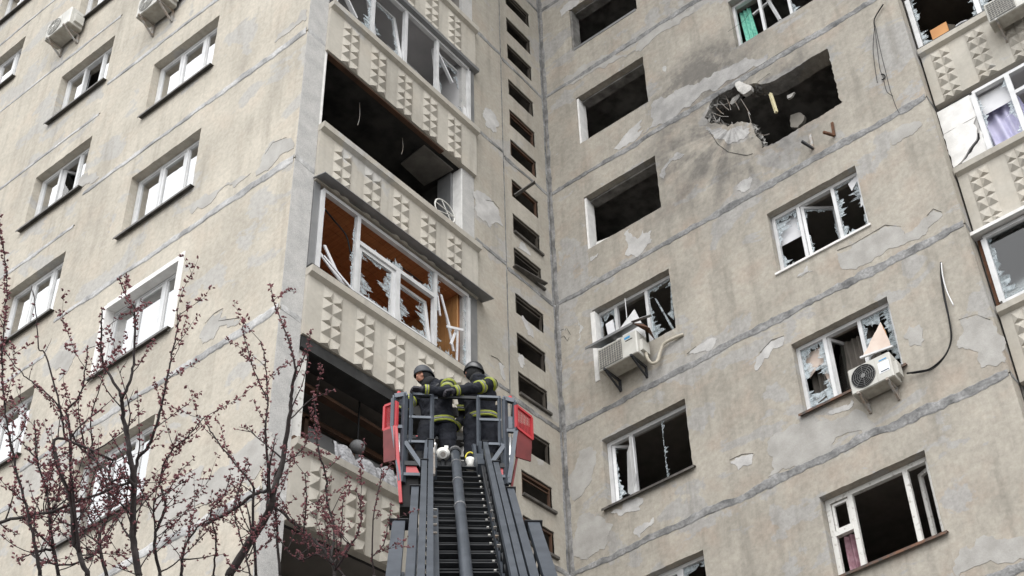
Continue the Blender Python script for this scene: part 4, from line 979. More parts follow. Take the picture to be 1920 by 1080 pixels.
# cable inside the timber loggia
pathobj('cable', [fP(-5.0, 4.12, -.1), fP(-4.7, 4.05, -.15), fP(-4.5, 3.85, -.1), fP(-4.42, 3.5, -.06), fP(-4.3, 3.92, -.1), fP(-3.9, 3.9, -.08), fP(-3.6, 3.95, -.06), fP(-3.1, 3.92, -.04)], .012, 'black_plastic', 'black cable drooping inside the timber-lined loggia', 'cable')
for u, l in ((-4.25, .55), (-3.35, .4)):
    pathobj('wire', [fP(u, bz0 - .03, -.3), fP(u + .01, bz0 - .03 - l * .6, -.29), fP(u - .01, bz0 - .03 - l, -.3)], .006, 'bracket_grey', 'thin pale wire hanging in the burnt loggia, %s of two' % ('longer' if l > .5 else 'shorter'), 'wire', 'wires in the burnt loggia')
# hoop
cx = pxP(834, 396, -.14)
e = empty('wheel'); e.location = fP(cx[0], cx[1], -.14); tag(e, 'pale bare wheel rim with crossed spokes inside the burnt loggia', 'wheel'); iv = Matrix.Translation(-Vector(e.location))
mb = MB(); ring(mb, fP, cx[0], cx[1], -.14, .22, .014); o = mb.build('rim', 'lamp_white', e, True); o.matrix_parent_inverse = iv
for a in (.2, 1.9, 2.9):
    o = MB().tube([fP(cx[0] + .22 * math.cos(a), cx[1] + .22 * math.sin(a), -.14), fP(cx[0] - .22 * math.cos(a + .4), cx[1] - .22 * math.sin(a + .4), -.13)], .009, 5).build('spoke', 'lamp_white', e); o.matrix_parent_inverse = iv
# ------------------------------------------------------------------ cloth, boards and things in the openings
def cloth(name, f, u0, u1, v0, v1, w, waves, amp, mat, label, cat='curtain', lean=0.0, seed=0, ragged=0.0, nu=40, nv=8, grp=None):
    r = random.Random(seed); mb = MB()
    for j in range(nv + 1):
        t = j / nv; v = v0 + (v1 - v0) * t
        for i in range(nu + 1):
            s = i / nu; pin = .55 + .45 * (1 - t)
            vv = v + (ragged * (noise.noise(Vector((s * 7, seed, 0)))) if j == 0 else 0)
            mb.v.append(tuple(f(u0 + (u1 - u0) * s * (1 - .15 * t) + lean * t, vv, w + amp * pin * math.sin(waves * 2 * PI * s + 1.3 * noise.noise(Vector((s * 4, t * 2, seed)))))))
    n = nu + 1
    for j in range(nv):
        for i in range(nu): mb.f.append((j * n + i, j * n + i + 1, (j + 1) * n + i + 1, (j + 1) * n + i))
    k = len(mb.v); mb.v += [tuple(Vector(q) - (f(0, 0, 1) - f(0, 0, 0)) * .004) for q in mb.v]; mb.f += [tuple(k + i for i in reversed(q)) for q in mb.f[:]]
    o = mb.build(name, mat, None, True); tag(o, label, cat, grp); return o
a, b = win_v(3); cloth('curtain', fR, 4.54, 4.82, a + .02, b - .05, -.30, 3, .03, 'curtain_teal', 'teal green curtain in the shattered window at the top of the photo', lean=-.04)
a, b = win_v(-1); cloth('curtain', fR, 4.55, 4.86, a - .3, b - .58, -.32, 3, .035, 'curtain_pink', 'dusty pink curtain in the old wooden window at the bottom right')
a, b = win_v(0)
cloth('curtain', fR, 4.5, 4.95, a - .3, b - .1, -.38, 4, .04, 'curtain_brown', 'dark brown curtain behind the left light of the shattered window', seed=2, grp='brown curtains')
cloth('curtain', fR, 5.05, 5.75, a - .3, b - .1, -.40, 6, .04, 'curtain_brown', 'dark brown curtain behind the middle light of the shattered window', seed=3, grp='brown curtains')
tz = par_s(1)[1]; u = pxS(1870, 290)[0]
cloth('curtain', fS, u, u + .75, tz - .1, tz + 1.35, -.2, 4, .05, 'curtain_lilac', 'pale lilac curtain in the broken loggia window by the torn white boards', lean=-.12)
# cloth and rod over the right-hand air conditioner
q = [pxR(*c, .0) for c in [(1622, 672), (1652, 612), (1662, 640), (1672, 655), (1630, 668)]]
q = [pxR(*c, .02) for c in [(1617, 670), (1651, 604), (1664, 632), (1670, 650)]]
o = MB().slab(fR, rough_poly(q, .06, .008, 2), [], .015, .022).build('torn_blind', 'board_pink'); tag(o, 'torn pale roller blind hanging out above the round-fan air conditioner', 'blind')
rr = MB().bar(fR(*pxR(1613, 671, .03), .03), fR(*pxR(1674, 649, .03), .03), .03, .03).build('bottom_rod', 'pvc', o)
fl = MB().slab(fR, [pxR(*c, .0) for c in [(1652, 606), (1661, 622), (1664, 634), (1657, 632)]], [], .0, .006).build('folded_edge', 'cardboard', o)
# boards leaning in the window above the left air conditioner
for (ps, w, mt, lb) in [([(1165, 615), (1188, 578), (1205, 612), (1208, 630), (1170, 640)], -.02, 'pvc', 'white plastic sheet leaning in the window over the bent rain cover'), ([(1140, 612), (1152, 602), (1158, 632), (1146, 640)], -.16, 'blind', 'grey plastic scrap in the left light over the bent rain cover')]:
    o = MB().slab(rot_frame(fR, 1.5, 0, w, 'Y', .15), [pxR(*c, w) for c in ps], [], w - .02, w).build('loose_board', mt); tag(o, lb, 'board', 'boards in the window over the rain cover')
pathobj('cable', [fR(1.47, win_v(1)[1] - .06, -.06), fR(1.475, win_v(1)[0] + .5, -.05), fR(1.47, win_v(1)[0] + .1, -.04)], .008, 'white_cable', 'white cable hanging down past the leaning white sheet', 'cable')
# things in the top right loggia
tz = par_s(0)[1]; u = pxS(1745, 75)[0]
e = empty('cardboard_box'); bx = fS(u + .12, tz + .03, -.22); e.location = bx; tag(e, 'orange brown cardboard box on the sill of the top right loggia', 'box'); iv = Matrix.Translation(-Vector(bx))
o = MB().box(fS, u + .02, u + .32, tz + .032, tz + .52, -.36, -.07).build('carton', 'cardboard', e); o.matrix_parent_inverse = iv
o = MB().slab(rot_frame(fS, u + .3, 0, -.1, 'Y', .5), [(u + .325, tz + .04), (u + .45, tz + .05), (u + .45, tz + .46), (u + .325, tz + .50)], [], -.105, -.10).build('open_flap', 'soot_brown', e); o.matrix_parent_inverse = iv
mb = MB(); disc(mb, fS, u + .52, tz + .25, -.2, .21, 24); mb2 = MB(); ring(mb2, fS, u + .52, tz + .25, -.2, .21, .016)
e = empty('plate'); e.location = fS(u + .47, tz + .03, -.2); tag(e, 'round grey tray standing behind the cardboard box', 'tray'); iv = Matrix.Translation(-Vector(e.location))
o = mb.build('dish', 'ac_grille', e); o.matrix_parent_inverse = iv; o = mb2.build('rim', 'blind', e, True); o.matrix_parent_inverse = iv
# lace curtain and globe in the dark loggia
tz = par_z(3)[1]
u0 = pxP(618, 852, 0)[0]; u1 = pxP(752, 925, 0)[0]
mb = MB(); nu, nv = 160, 18
for j in range(nv + 1):
    t = j / nv
    for i in range(nu + 1):
        q = i / nu; u = u0 + (u1 - u0) * q
        hgt = .36 + .16 * noise.noise(Vector((q * 4.5, 3, 0))) + .05 * noise.noise(Vector((q * 11, 8, 0))) + .012 * abs(math.sin(q * 60))
        fold = .035 * math.sin(q * 34 + 5 * noise.noise(Vector((q * 4, 1, t * .6)))) + .03 * noise.noise(Vector((q * 7, t * 2, 5)))
        z_ = tz - .02 + hgt * math.sin(min(1, t * 1.25) * PI * .5)
        mb.v.append(tuple(fP(u + .06 * t + .02 * noise.noise(Vector((q * 20, t * 4, 9))), z_, .115 - .20 * t + fold * (.35 + .65 * t))))
n = nu + 1
for j in range(nv):
    for i in range(nu): mb.f.append((j * n + i, j * n + i + 1, (j + 1) * n + i + 1, (j + 1) * n + i))
o = mb.build('lace_curtain', 'lace', None, True); tag(o, 'white lace curtain crumpled over the loggia sill beside the basket', 'curtain')
c = pxP(670, 838, -.4); 
me = MB(); n = 14
for i in range(n + 1):
    for j in range(n):
        th, ph = PI * i / n, 2 * PI * j / n; me.v.append((-.4 + .10 * math.sin(th) * math.cos(ph), c[0] + .10 * math.sin(th) * math.sin(ph), c[1] + .10 * math.cos(th)))
for i in range(n):
    for j in range(n): me.f.append((i * n + j, (i + 1) * n + j, (i + 1) * n + (j + 1) % n, i * n + (j + 1) % n))
o = me.build('globe_lamp', 'room_grey', None, True); tag(o, 'unlit round globe lamp in the dark loggia above the lace', 'lamp')
s_ = MB().tube([Vector((-.4, c[0], c[1] + .1)), Vector((-.4, c[0], par_z(2)[0] - .02))], .012, 6).build('stem', 'black_plastic', o)
# ------------------------------------------------------------------ turntable ladder with rescue basket
TIP = at(852, 868, 14.6)
AZ = math.radians(-45.5); EL = math.radians(46.5)
FWD = Vector((math.sin(AZ), math.cos(AZ), 0)); LAT = Vector((math.cos(AZ), -math.sin(AZ), 0)); ZUP = Vector((0, 0, 1))
AX = FWD * math.cos(EL) + ZUP * math.sin(EL)           # up the ladder
NR = ZUP * math.cos(EL) - FWD * math.sin(EL)           # out of the climbing side
def fLd(b, n, s): return TIP + LAT * (b + .03) + NR * n - AX * s     # across, proud, down the ladder
def fB(b, z, d): return TIP + LAT * b + ZUP * z + FWD * d    # basket: across, up, towards the wall
LAD = empty('turntable_ladder'); LEN = 11.2; foot = fLd(0, 0, LEN); LAD.location = (foot.x, foot.y, GZ)
tag(LAD, 'dark grey fire-service turntable ladder raised to the loggias with a red-sided rescue basket', 'fire ladder')
LI = Matrix.Translation(-Vector(LAD.location))
def lp(mb, name, mat, parent=None, smooth=False):
    o = mb.build(name, mat, parent or LAD, smooth)
    if not parent: o.matrix_parent_inverse = LI
    return o
def lbar(mb, b0, n0, s0, b1, n1, s1, w, h): return mb.bar(fLd(b0, n0, s0), fLd(b1, n1, s1), w, h, up=NR)
SEC = [(.275, .05, .38, .30, 7.0), (.335, .055, 1.64, .31, 8.5), (.405, .065, 3.0, .32, 10.0), (.50, .10, 4.4, .33, LEN)]   # half width, chord, top end, handrail height, bottom end
for i, (hw, ch, s0, hn, s1) in enumerate(SEC):
    for sd in (-1, 1):
        base_n = -.04 - .03 * i
        lp(lbar(MB(), sd * (hw + ch / 2), base_n, s0 - (.7 if i == 0 else 0), sd * (hw + ch / 2), base_n, s1, ch, .10), 'rail', 'steel')
        r = lp(lbar(MB(), sd * (hw + ch / 2), hn, s0, sd * (hw + ch / 2), hn, s1, ch, .07), 'handrail', 'steel')
        lp(MB().obox(fLd(sd * (hw + ch / 2), hn, s0 - .012), LAT * (ch * .75), NR * .05, AX * .012), 'end_cap', 'steel_dark', r)
        s = s0 + .05; up = True; step = .42 if i else .36
        mbp = []
        while s + step < s1:
            lp(lbar(MB(), sd * (hw + ch / 2), base_n + .04, s, sd * (hw + ch / 2), hn - .03, s + (step if i % 2 else 0.0) * .9, .028, .028), 'lattice_strut', 'steel_dark', r)
            s += step
# rungs: the fly section and, below it, the next one down show together
s = -.42
i = 0
while s < LEN - .4:
    hw = .245
    lp(lbar(MB(), -hw - .01, -.02, s, hw + .01, -.02, s, .042, .035), 'rung', 'steel_dark')
    lp(lbar(MB(), -.33, -.12, s + .15, .33, -.12, s + .15, .045, .03), 'rung', 'steel_dark')
    if s > 1.2: lp(lbar(MB(), -.36, -.19, s + .07, .36, -.19, s + .07, .05, .03), 'rung', 'steel_dark')
    if s > .2 and i % 1 == 0:
        mb = MB(); c = fLd(.225, .01, s); mb.obox(c, LAT * .010, NR * .008, AX * .010); lp(mb, 'rung_stud', 'lamp_white')
    s += .30; i += 1
lp(lbar(MB(), 0, -.30, .2, 0, -.30, LEN, .56, .012), 'dark_backing_sheet', 'steel_dark')  # added dark sheet that darkens the gaps between the rungs
# waterway pipe with its coupling
pp = [fLd(-.02, .10, -.12 + .9 * k) for k in range(12)]
wp = lp(MB().tube(pp, [.052 if k % 2 else .052 for k in range(12)], 14), 'water_pipe', 'steel', smooth=True)
for sc in (.55, 1.55, 2.7): lp(MB().tube([fLd(-.02, .10, sc), fLd(-.02, .10, sc + .03)], .058, 14), 'pipe_joint', 'steel_bright', wp)
lp(MB().tube([fLd(-.02, .10, -.20), fLd(-.02, .10, -.165)], .072, 18), 'flange', 'steel_bright', wp)
lp(MB().tube([fLd(-.02, .10, -.165), fLd(-.02, .10, -.05)], .062, 14), 'coupling', 'steel_dark', wp)
# service boxes and hoses along the left rail
lp(lbar(MB(), -.265, .10, 3.0, -.265, .10, 7.5, .075, .10), 'cable_duct', 'steel')
lp(lbar(MB(), -.255, .06, .12, -.255, .06, .95, .05, .14), 'sensor_box', 'steel')
lp(lbar(MB(), .25, .06, .10, .25, .06, .72, .08, .16), 'sensor_box', 'steel')
for b, rr in ((-.265, .016), (-.29, .012)): lp(MB().tube([fLd(b, .18, -.5), fLd(b, .18, .8), fLd(b, .16, 1.5)], rr, 6), 'hydraulic_hose', 'bracket_grey')
for b in (.26, .285): lp(MB().tube([fLd(b, .12, .3), fLd(b, .10, 1.5), fLd(b + .03, .08, 3.5), fLd(b + .05, .08, 6)], .014, 6), 'hydraulic_hose', 'steel_dark')
for k in range(10): lp(MB().obox(fLd(-.265, .155, 3.1 + .3 * k) if k < 4 else fLd(.285, .09, 1.2 + .33 * k), LAT * .025, NR * .012, AX * .014), 'clip', 'bracket_grey')
# turntable at the foot (below the picture)
lp(MB().tube([Vector((foot.x, foot.y, GZ + 2.9)), Vector((foot.x, foot.y, foot.z + .1))], .6, 20), 'turntable', 'steel')
lp(MB().box(fW, foot.x - 1.2, foot.x + 1.2, foot.y - 1.2, foot.y + 1.2, GZ + .5, GZ + 2.9), 'truck_bed', 'red_paint')
lp(MB().box(fW, foot.x - 1.0, foot.x + 1.0, foot.y - 1.0, foot.y + 1.0, GZ, GZ + .5), 'truck_base', 'steel_dark')
# ---- basket
BK = lp(MB().box(fB, -.62, .62, -.06, 0.0, -.02, .95), 'basket', 'steel_dark')
def bp_(mb, name, mat, smooth=False): return lp(mb, name, mat, BK, smooth)
def bbar(p, q, w=.034, h=.034): return MB().bar(fB(*p), fB(*q), w, h)
for x in (-.50, -.26, .28, .53):
    bp_(bbar((x, .26, 0), (x, 1.02, 0)), 'rail_post', 'steel')
for z in (1.01, .655, .29):
    bp_(bbar((-.52, z, 0), (-.25, z, 0)), 'guard_rail', 'steel'); bp_(bbar((.27, z, 0), (.55, z, 0)), 'guard_rail', 'steel')
bp_(bbar((-.42, 1.035, .06), (.55, 1.035, .06), .03, .04), 'top_rail', 'steel_dark')
bp_(bbar((-.58, 1.05, .95), (.62, 1.05, .95), .05, .05), 'guard_rail', 'steel_dark'); bp_(bbar((-.58, .62, .95), (.62, .62, .95), .05, .09), 'guard_rail', 'steel_dark')
bp_(bbar((-.58, .22, .95), (.62, .22, .95), .04, .05), 'guard_rail', 'steel')
bp_(MB().obox(fB(-.235, 1.0, .03), LAT * .04, ZUP * .03, FWD * .01), 'bracket_plate', 'steel')
for sd in (-1, 1):
    e = .02 if sd > 0 else 0
    for d in (0.0, .9): bp_(bbar((sd * .575 + e, -.30, d), (sd * .575 + e, 1.0, d), .055, .05), 'corner_post', 'steel')
    bp_(bbar((sd * .70 + e, .93, 0), (sd * .70 + e, .50, 0), .045, .05), 'side_post', 'steel'); bp_(bbar((sd * .70 + e, .50, 0), (sd * .60 + e, -.28, 0), .045, .05), 'side_post', 'steel')
    bp_(bbar((sd * .55 + e, 1.0, 0), (sd * .69 + e, .96, 0), .05, .06), 'top_beam', 'steel'); bp_(bbar((sd * .69 + e, .96, 0), (sd * .70 + e, .93, .5), .05, .05), 'top_beam', 'steel')
    bp_(bbar((sd * .56 + e, .50, 0), (sd * .71 + e, .50, 0), .04, .045), 'cross_beam', 'steel'); bp_(bbar((sd * .58 + e, .12, .02), (sd * .65 + e, .12, .02), .04, .04), 'cross_beam', 'steel')
    bp_(bbar((sd * .56 + e, .28, 0), (sd * .36 + e, -.08, 0), .05, .05), 'diagonal_brace', 'steel')
    bp_(MB().tube([fB(sd * .635 + e, .42, .03), fB(sd * .625 + e, .16, .03), fB(sd * .60 + e, -.12, .03)], [.024, .03, .03], 10), 'gas_strut', 'steel_bright', True)
    bp_(MB().slab(lambda a, b, c: fB(sd * a + e, b, c), [(.39, -.16), (.54, -.16), (.54, .0), (.49, .0), (.43, -.06)], [], .0, .10), 'red_cover', 'red_paint')
    bp_(MB().box(fB, min(sd * .40, sd * .60) + e, max(sd * .40, sd * .60) + e, -.62, -.20, .02, .5), 'lower_box', 'black_plastic')
    bp_(bbar((sd * .385 + e, -.19, .0), (sd * .61 + e, -.19, .0), .05, .04), 'cross_beam', 'steel')
    bp_(MB().tube([fB(sd * .645 + e, .98, .02), fB(sd * .645 + e, 1.05, .02)], [.03, .022], 10), 'warning_lamp', 'red_paint', True)
    # red folding side platform: mesh window above, solid plate below
    def sp(b, z, d): return fB(sd * b + e, z, d)
    def plate(q, th, mat, nm):
        a = [sp(*k) for k in q]; n = (a[1] - a[0]).cross(a[2] - a[0]).normalized() * th; mb = MB(); k = len(a)
        mb.add(a + [v + n for v in a], [tuple(reversed(range(k))), tuple(range(k, 2 * k))] + [(i, (i + 1) % k, k + (i + 1) % k, k + i) for i in range(k)]); return bp_(mb, nm, mat)
    x0, x1, d0, d1 = (.665, .80, -.02, .10) if sd < 0 else (.71, .90, -.02, .12)
    zt, zm, zb, dz = (.86, .50, .00, .02) if sd < 0 else (.88, .54, .10, -.07)
    for (p, q) in (((x0, zm, d0), (x0, zt, d0)), ((x1, zm + dz, d1), (x1, zt + dz, d1)), ((x0, zt, d0), (x1, zt + dz, d1)), ((x0, zm, d0), (x1, zm + dz, d1))):
        bp_(MB().bar(sp(*p), sp(*q), .034, .034), 'mesh_frame', 'red_paint')
    for k in range(1, 10):
        t = k / 10; bp_(MB().bar(sp(x0 + (x1 - x0) * t, zm + dz * t, d0 + (d1 - d0) * t), sp(x0 + (x1 - x0) * t, zt + dz * t, d0 + (d1 - d0) * t), .006, .006), 'mesh_wire', 'red_paint')
    for k in range(1, 14):
        t = k / 14; z_ = zm + (zt - zm) * t; bp_(MB().bar(sp(x0, z_, d0), sp(x1, z_ + dz, d1), .004, .004), 'mesh_wire', 'red_paint')
    plate([(x0, zm - .02, d0), (x1, zm + dz - .02, d1), (x1 - .02, zb + .04, d1), (x0 - .015, zb, d0)], .02, 'red_dark', 'side_plate')
    plate([(x0 + .01, zm, .30), (x1 + .02, zm, .42), (x1 + .02, zt, .42), (x0 + .01, zt, .30)], .01, 'red_dark', 'side_plate')
    if sd < 0: plate([(x0 - .02, .50, -.01), (x0 + .03, .50, .0), (.60, -.58, .02), (.565, -.58, .01)], .03, 'red_paint', 'edge_plate')
    else: plate([(.70, .12, .0), (.72, .12, .01), (.60, -.60, .03), (.575, -.60, .02)], .02, 'red_dark', 'edge_plate')
bp_(MB().box(fB, .585, .69, .56, .74, .02, .12), 'control_box', 'steel'); bp_(MB().box(fB, -.70, -.60, .18, .42, .03, .12), 'control_box', 'bracket_grey')
for x in (-.40, -.33, .42, .36): bp_(MB().box(fB, x - .03, x + .03, -.16, .20, .05, .16), 'actuator', 'black_plastic')
for sd in (-1, 1):
    bp_(bbar((sd * .30, .30, -.02), (sd * .33, -.30, -.06), .05, .05), 'link_arm', 'steel')
    bp_(bbar((sd * .22, .26, -.02), (sd * .25, -.16, -.08), .035, .035), 'link_arm', 'steel_bright' if sd < 0 else 'steel')
for x in range(8):
    bp_(bbar((-.24 + .07 * x, -.02, -.01), (-.24 + .07 * x, -.02, .93), .02, .02), 'floor_bar', 'steel')
bp_(bbar((-.42, .40, .03), (-.44, .40, .03), .01, .01), 'pin', 'red_paint')
# searchlight and small lamp at the ladder head
def ball(c, r, n=14, sx=1, sy=1, sz=1, R=None):
    mb = MB()
    for i in range(n + 1):
        for j in range(n):
            th, ph = PI * i / n, 2 * PI * j / n
            q = Vector((r * sx * math.sin(th) * math.cos(ph), r * sy * math.sin(th) * math.sin(ph), r * sz * math.cos(th)))
            if R: q = R @ q
            mb.v.append(tuple(c + q))
    for i in range(n):
        for j in range(n): mb.f.append((i * n + j, (i + 1) * n + j, (i + 1) * n + (j + 1) % n, i * n + (j + 1) % n))
    return mb
c = fB(-.13, .10, -.03)
sl_ = bp_(ball(c, .085), 'searchlight', 'lamp_white', True)
tc_ = (CP - c).normalized()
mb = MB().tube([c + tc_ * .03, c + tc_ * .10], [.055, .05], 14); mb.build('lens_cap', 'lamp_white', BK).matrix_parent_inverse = Matrix.Identity(4)
MB().tube([c + tc_ * .1005, c + tc_ * .104], [.03, .03], 12).build('lens', 'bracket_grey', BK)
for a in (.7, 1.9): MB().obox(c + Vector((math.cos(a) * .05, math.sin(a) * .02, .075)), LAT * .022, ZUP * .02, FWD * .03).build('lamp_fin', 'lamp_white', BK)
MB().tube([fB(-.13, .02, -.02), fB(-.13, -.08, -.02)], .03, 8).build('lamp_stand', 'steel_dark', BK)
c = fB(.18, -.02, -.03)
MB().tube([c + ZUP * .06, c + ZUP * .03, c - ZUP * .02, c - ZUP * .08], [.055, .06, .04, .055], 12).build('work_lamp', 'lamp_white', BK, True)
MB().tube([c + LAT * (.055 * math.cos(t)) + ZUP * (.07 + .09 * math.sin(t)) for t in [PI * k / 10 for k in range(11)]], .009, 6).build('lamp_handle', 'yellow', BK, True)
MB().tube([fB(-.02, .75, .5), fB(.05, .55, .4), fB(.05, .3, .35), fB(.02, .22, .3)], .012, 6).build('air_hose', 'black_plastic', BK, True)

# ------------------------------------------------------------------ the two firefighters
def tube_blob(mb, pts, rad, n=14, flat=1.0, fdir=None):
    """closed tube with rounded ends; flat<1 squashes the section along fdir"""
    o = len(mb.v); mb.tube(pts, rad, n)
    if flat != 1.0:
        for i in range(o, len(mb.v)):
            k = (i - o) // n; q = Vector(mb.v[i]); c = pts[k]; d = q - c; q = c + d - fdir * d.dot(fdir) * (1 - flat); mb.v[i] = tuple(q)
    return mb
def remesh(o, vox, smooth=2):
    m = o.modifiers.new('Remesh', 'REMESH'); m.mode = 'VOXEL'; m.voxel_size = vox; m.use_smooth_shade = True
    if smooth:
        s = o.modifiers.new('Smooth', 'SMOOTH'); s.iterations = smooth; s.factor = .5
def hand_blob(mb, wrist, d, palmn, side, grip=1.0, r=.0115):
    """palm plus five curled fingers; d = forearm direction, palmn = palm normal, side = thumb side"""
    s = d.cross(palmn).normalized() * side
    pc = wrist + d * .045
    mb.obox(pc, d * .05, s * .042, palmn * .017)
    for k, L in enumerate((.070, .080, .074, .058)):
        b = wrist + d * .085 + s * (.033 - .022 * k)
        d1 = (d * math.cos(.5 * grip) + palmn * math.sin(.5 * grip)); d2 = (d * math.cos(1.5 * grip) + palmn * math.sin(1.5 * grip)); d3 = (d * math.cos(2.5 * grip) + palmn * math.sin(2.5 * grip))
        p1 = b + d1 * L * .45; p2 = p1 + d2 * L * .35; p3 = p2 + d3 * L * .3
        mb.tube([b - d * .02, b, p1, p2, p3], [r, r, r * .95, r * .9, r * .75], 8)
    b = wrist + d * .03 + s * .038; p1 = b + (d * .7 + s * .6 + palmn * .3).normalized() * .04; p2 = p1 + (d * .8 + palmn * .6 - s * .1).normalized() * .035
    mb.tube([b - s * .02, b, p1, p2], [r * 1.2, r * 1.2, r * 1.05, r * .8], 8)
CL = bpy.data.textures.new('creases', 'CLOUDS'); CL.noise_scale = .11; CL.noise_depth = 3
def creases(o, strength, scale):
    d = o.modifiers.new('Creases', 'DISPLACE'); d.texture = CL; d.texture_coords = 'GLOBAL'; d.strength = strength; d.mid_level = .5
def catmull_(P, k=5):
    P = [P[0]] + P + [P[-1]]; out = []
    for i in range(1, len(P) - 2):
        for t in range(k):
            t = t / k; a, b, c, d = P[i - 1], P[i], P[i + 1], P[i + 2]
            out.append(.5 * ((2 * b) + (c - a) * t + (2 * a - 5 * b + 4 * c - d) * t * t + (3 * b - a - 3 * c + d) * t ** 3))
    return out + [P[-1]]
def person(label, J, head_dir, head_up, helmet_mat, face=True, hand_grip=((1, 1), (1, 1)), bands=True, coat_hem=.30, palm=None):
    """J: joints in basket coords (across, up, fwd)"""
    P = {k: fB(*v) for k, v in J.items()}
    root = empty('person'); root.location = (P['ankL'] + P['ankR']) / 2; tag(root, label, 'person', 'firefighters in the rescue basket')
    iv = Matrix.Translation(-Vector(root.location))
    hd = (LAT * head_dir[0] + ZUP * head_dir[1] + FWD * head_dir[2]).normalized()
    hu = (LAT * head_up[0] + ZUP * head_up[1] + FWD * head_up[2]).normalized(); hr = hd.cross(hu).normalized(); hu = hr.cross(hd)
    def add(mb, n, m, vox=0, sm=2, smooth=True):
        o = mb.build(n, m, root, smooth); o.matrix_parent_inverse = iv
        if vox: remesh(o, vox, sm)
        return o
    hc = P['head']; back = (P['neck'] - P['hip']).normalized(); across = (P['shR'] - P['shL']).normalized(); chest = across.cross(back).normalized()
    # ---- body (skin), slim under the clothes, one continuous surface
    mb = MB()
    tube_blob(mb, [P['hip'], P['hip'].lerp(P['neck'], .5), P['hip'].lerp(P['neck'], .9), P['neck'], hc - hu * .02], [.12, .13, .10, .055, .06])
    mb.v += [];
    b2 = ball(hc, .098, 18, R=Matrix((hr, hd, hu)).transposed(), sx=.80, sy=1.0, sz=1.16); mb.add([Vector(v) for v in b2.v], b2.f)
    b2 = ball(hc - hu * .062 + hd * .035, .058, 12, R=Matrix((hr, hd, hu)).transposed(), sx=.9, sy=.95, sz=.95); mb.add([Vector(v) for v in b2.v], b2.f)   # jaw
    mb.tube([hc + hd * .095 + hu * .018, hc + hd * .108 - hu * .008, hc + hd * .120 - hu * .030, hc + hd * .098 - hu * .036], [.009, .012, .016, .012], 8)     # nose
    mb.tube([hc + hd * .086 + hu * .026 - hr * .05, hc + hd * .100 + hu * .03, hc + hd * .086 + hu * .026 + hr * .05], [.010, .013, .010], 8)                    # brow
    mb.tube([hc + hd * .088 - hu * .060 - hr * .024, hc + hd * .100 - hu * .060, hc + hd * .088 - hu * .060 + hr * .024], [.006, .010, .006], 8)                 # lips
    for s in (-1, 1):
        b2 = ball(hc + hd * .07 - hu * .025 + hr * s * .045, .028, 10); mb.add([Vector(v) for v in b2.v], b2.f)                                                  # cheeks
    for a, b, c in (('shL', 'elL', 'wrL'), ('shR', 'elR', 'wrR')): tube_blob(mb, [P['neck'].lerp(P[a], .5), P[a], P[b], P[c]], [.05, .05, .04, .03])
    for a, b, c in (('hpL', 'knL', 'ankL'), ('hpR', 'knR', 'ankR')): tube_blob(mb, [P['hip'], P[a], P[b], P[c]], [.08, .08, .055, .04])
    add(mb, 'body', 'skin', .011, 2)
    for s in (-1, 1):
        ec = hc + hd * .084 + hu * .002 + hr * s * .032
        add(ball(ec, .0125, 8, R=Matrix((hr, hd, hu)).transposed(), sx=1.2, sy=.7, sz=.62), 'eye', 'black_plastic')
        add(MB().tube([ec + hu * .018 - hr * .017 + hd * .006, ec + hu * .022 + hd * .012, ec + hu * .017 + hr * .017 + hd * .004], [.003, .004, .003], 6), 'eyebrow', 'black_plastic')
    # ---- coat
    mb = MB(); hip = P['hip']; nk = P['neck']
    tube_blob(mb, [hip - back * coat_hem, hip - back * .1, hip + (nk - hip) * .25, hip + (nk - hip) * .55, hip + (nk - hip) * .82, nk - back * .015, nk + back * .05], [.20, .205, .20, .215, .205, .12, .088], 20, .74, chest)
    for a, b, c in (('shL', 'elL', 'wrL'), ('shR', 'elR', 'wrR')):
        d = (P[b] - P[a]).normalized(); d2 = (P[c] - P[b]).normalized()
        tube_blob(mb, [nk.lerp(P[a], .45) - back * .02, P[a], P[a].lerp(P[b], .5), P[b], P[b].lerp(P[c], .5), P[c] - d2 * .01], [.10, .092, .082, .070, .064, .056], 14)
    mb.tube([nk - back * .01, nk + back * .07], [.10, .095], 14)                                           # stand-up collar
    tube_blob(mb, [hip + (nk - hip) * .45 - chest * .10, hip + (nk - hip) * .9 - chest * .11], [.10, .11], 12, .8, chest)   # folded hood / harness on the back
    ct = add(mb, 'coat', 'turnout', .012, 2); creases(ct, .045, .10)
    # harness straps and pouches
    for sd_ in (-1, 1):
        p0 = hip + (nk - hip) * .30 - chest * .20 + across * .09 * sd_; p1 = hip + (nk - hip) * .92 - chest * .16 + across * .11 * sd_; p2 = nk - back * .01 + across * .12 * sd_ + back * .03; p3 = hip + (nk - hip) * .75 + chest * .17 + across * .11 * sd_
        add(MB().tube(catmull_([p0, p1, p2, p3]), .014, 6), 'strap', 'strap')
    for k_, (cx_, zz_) in enumerate(((-.13, .10), (.02, .08), (.15, .12))):
        add(MB().obox(hip + back * zz_ + across * cx_ - chest * .155, across * .045, back * .06, chest * .03), 'belt_pouch', 'strap', smooth=False)
    # ---- trousers
    mb = MB()
    for a, b, c in (('hpL', 'knL', 'ankL'), ('hpR', 'knR', 'ankR')):
        tube_blob(mb, [hip + (P[a] - hip) * .4 + back * .05, P[a], P[a].lerp(P[b], .5), P[b], P[b].lerp(P[c], .5), P[c] + ZUP * .05], [.12, .125, .112, .098, .092, .098], 14)
    creases(add(mb, 'trousers', 'turnout', .013, 2), .04, .12)
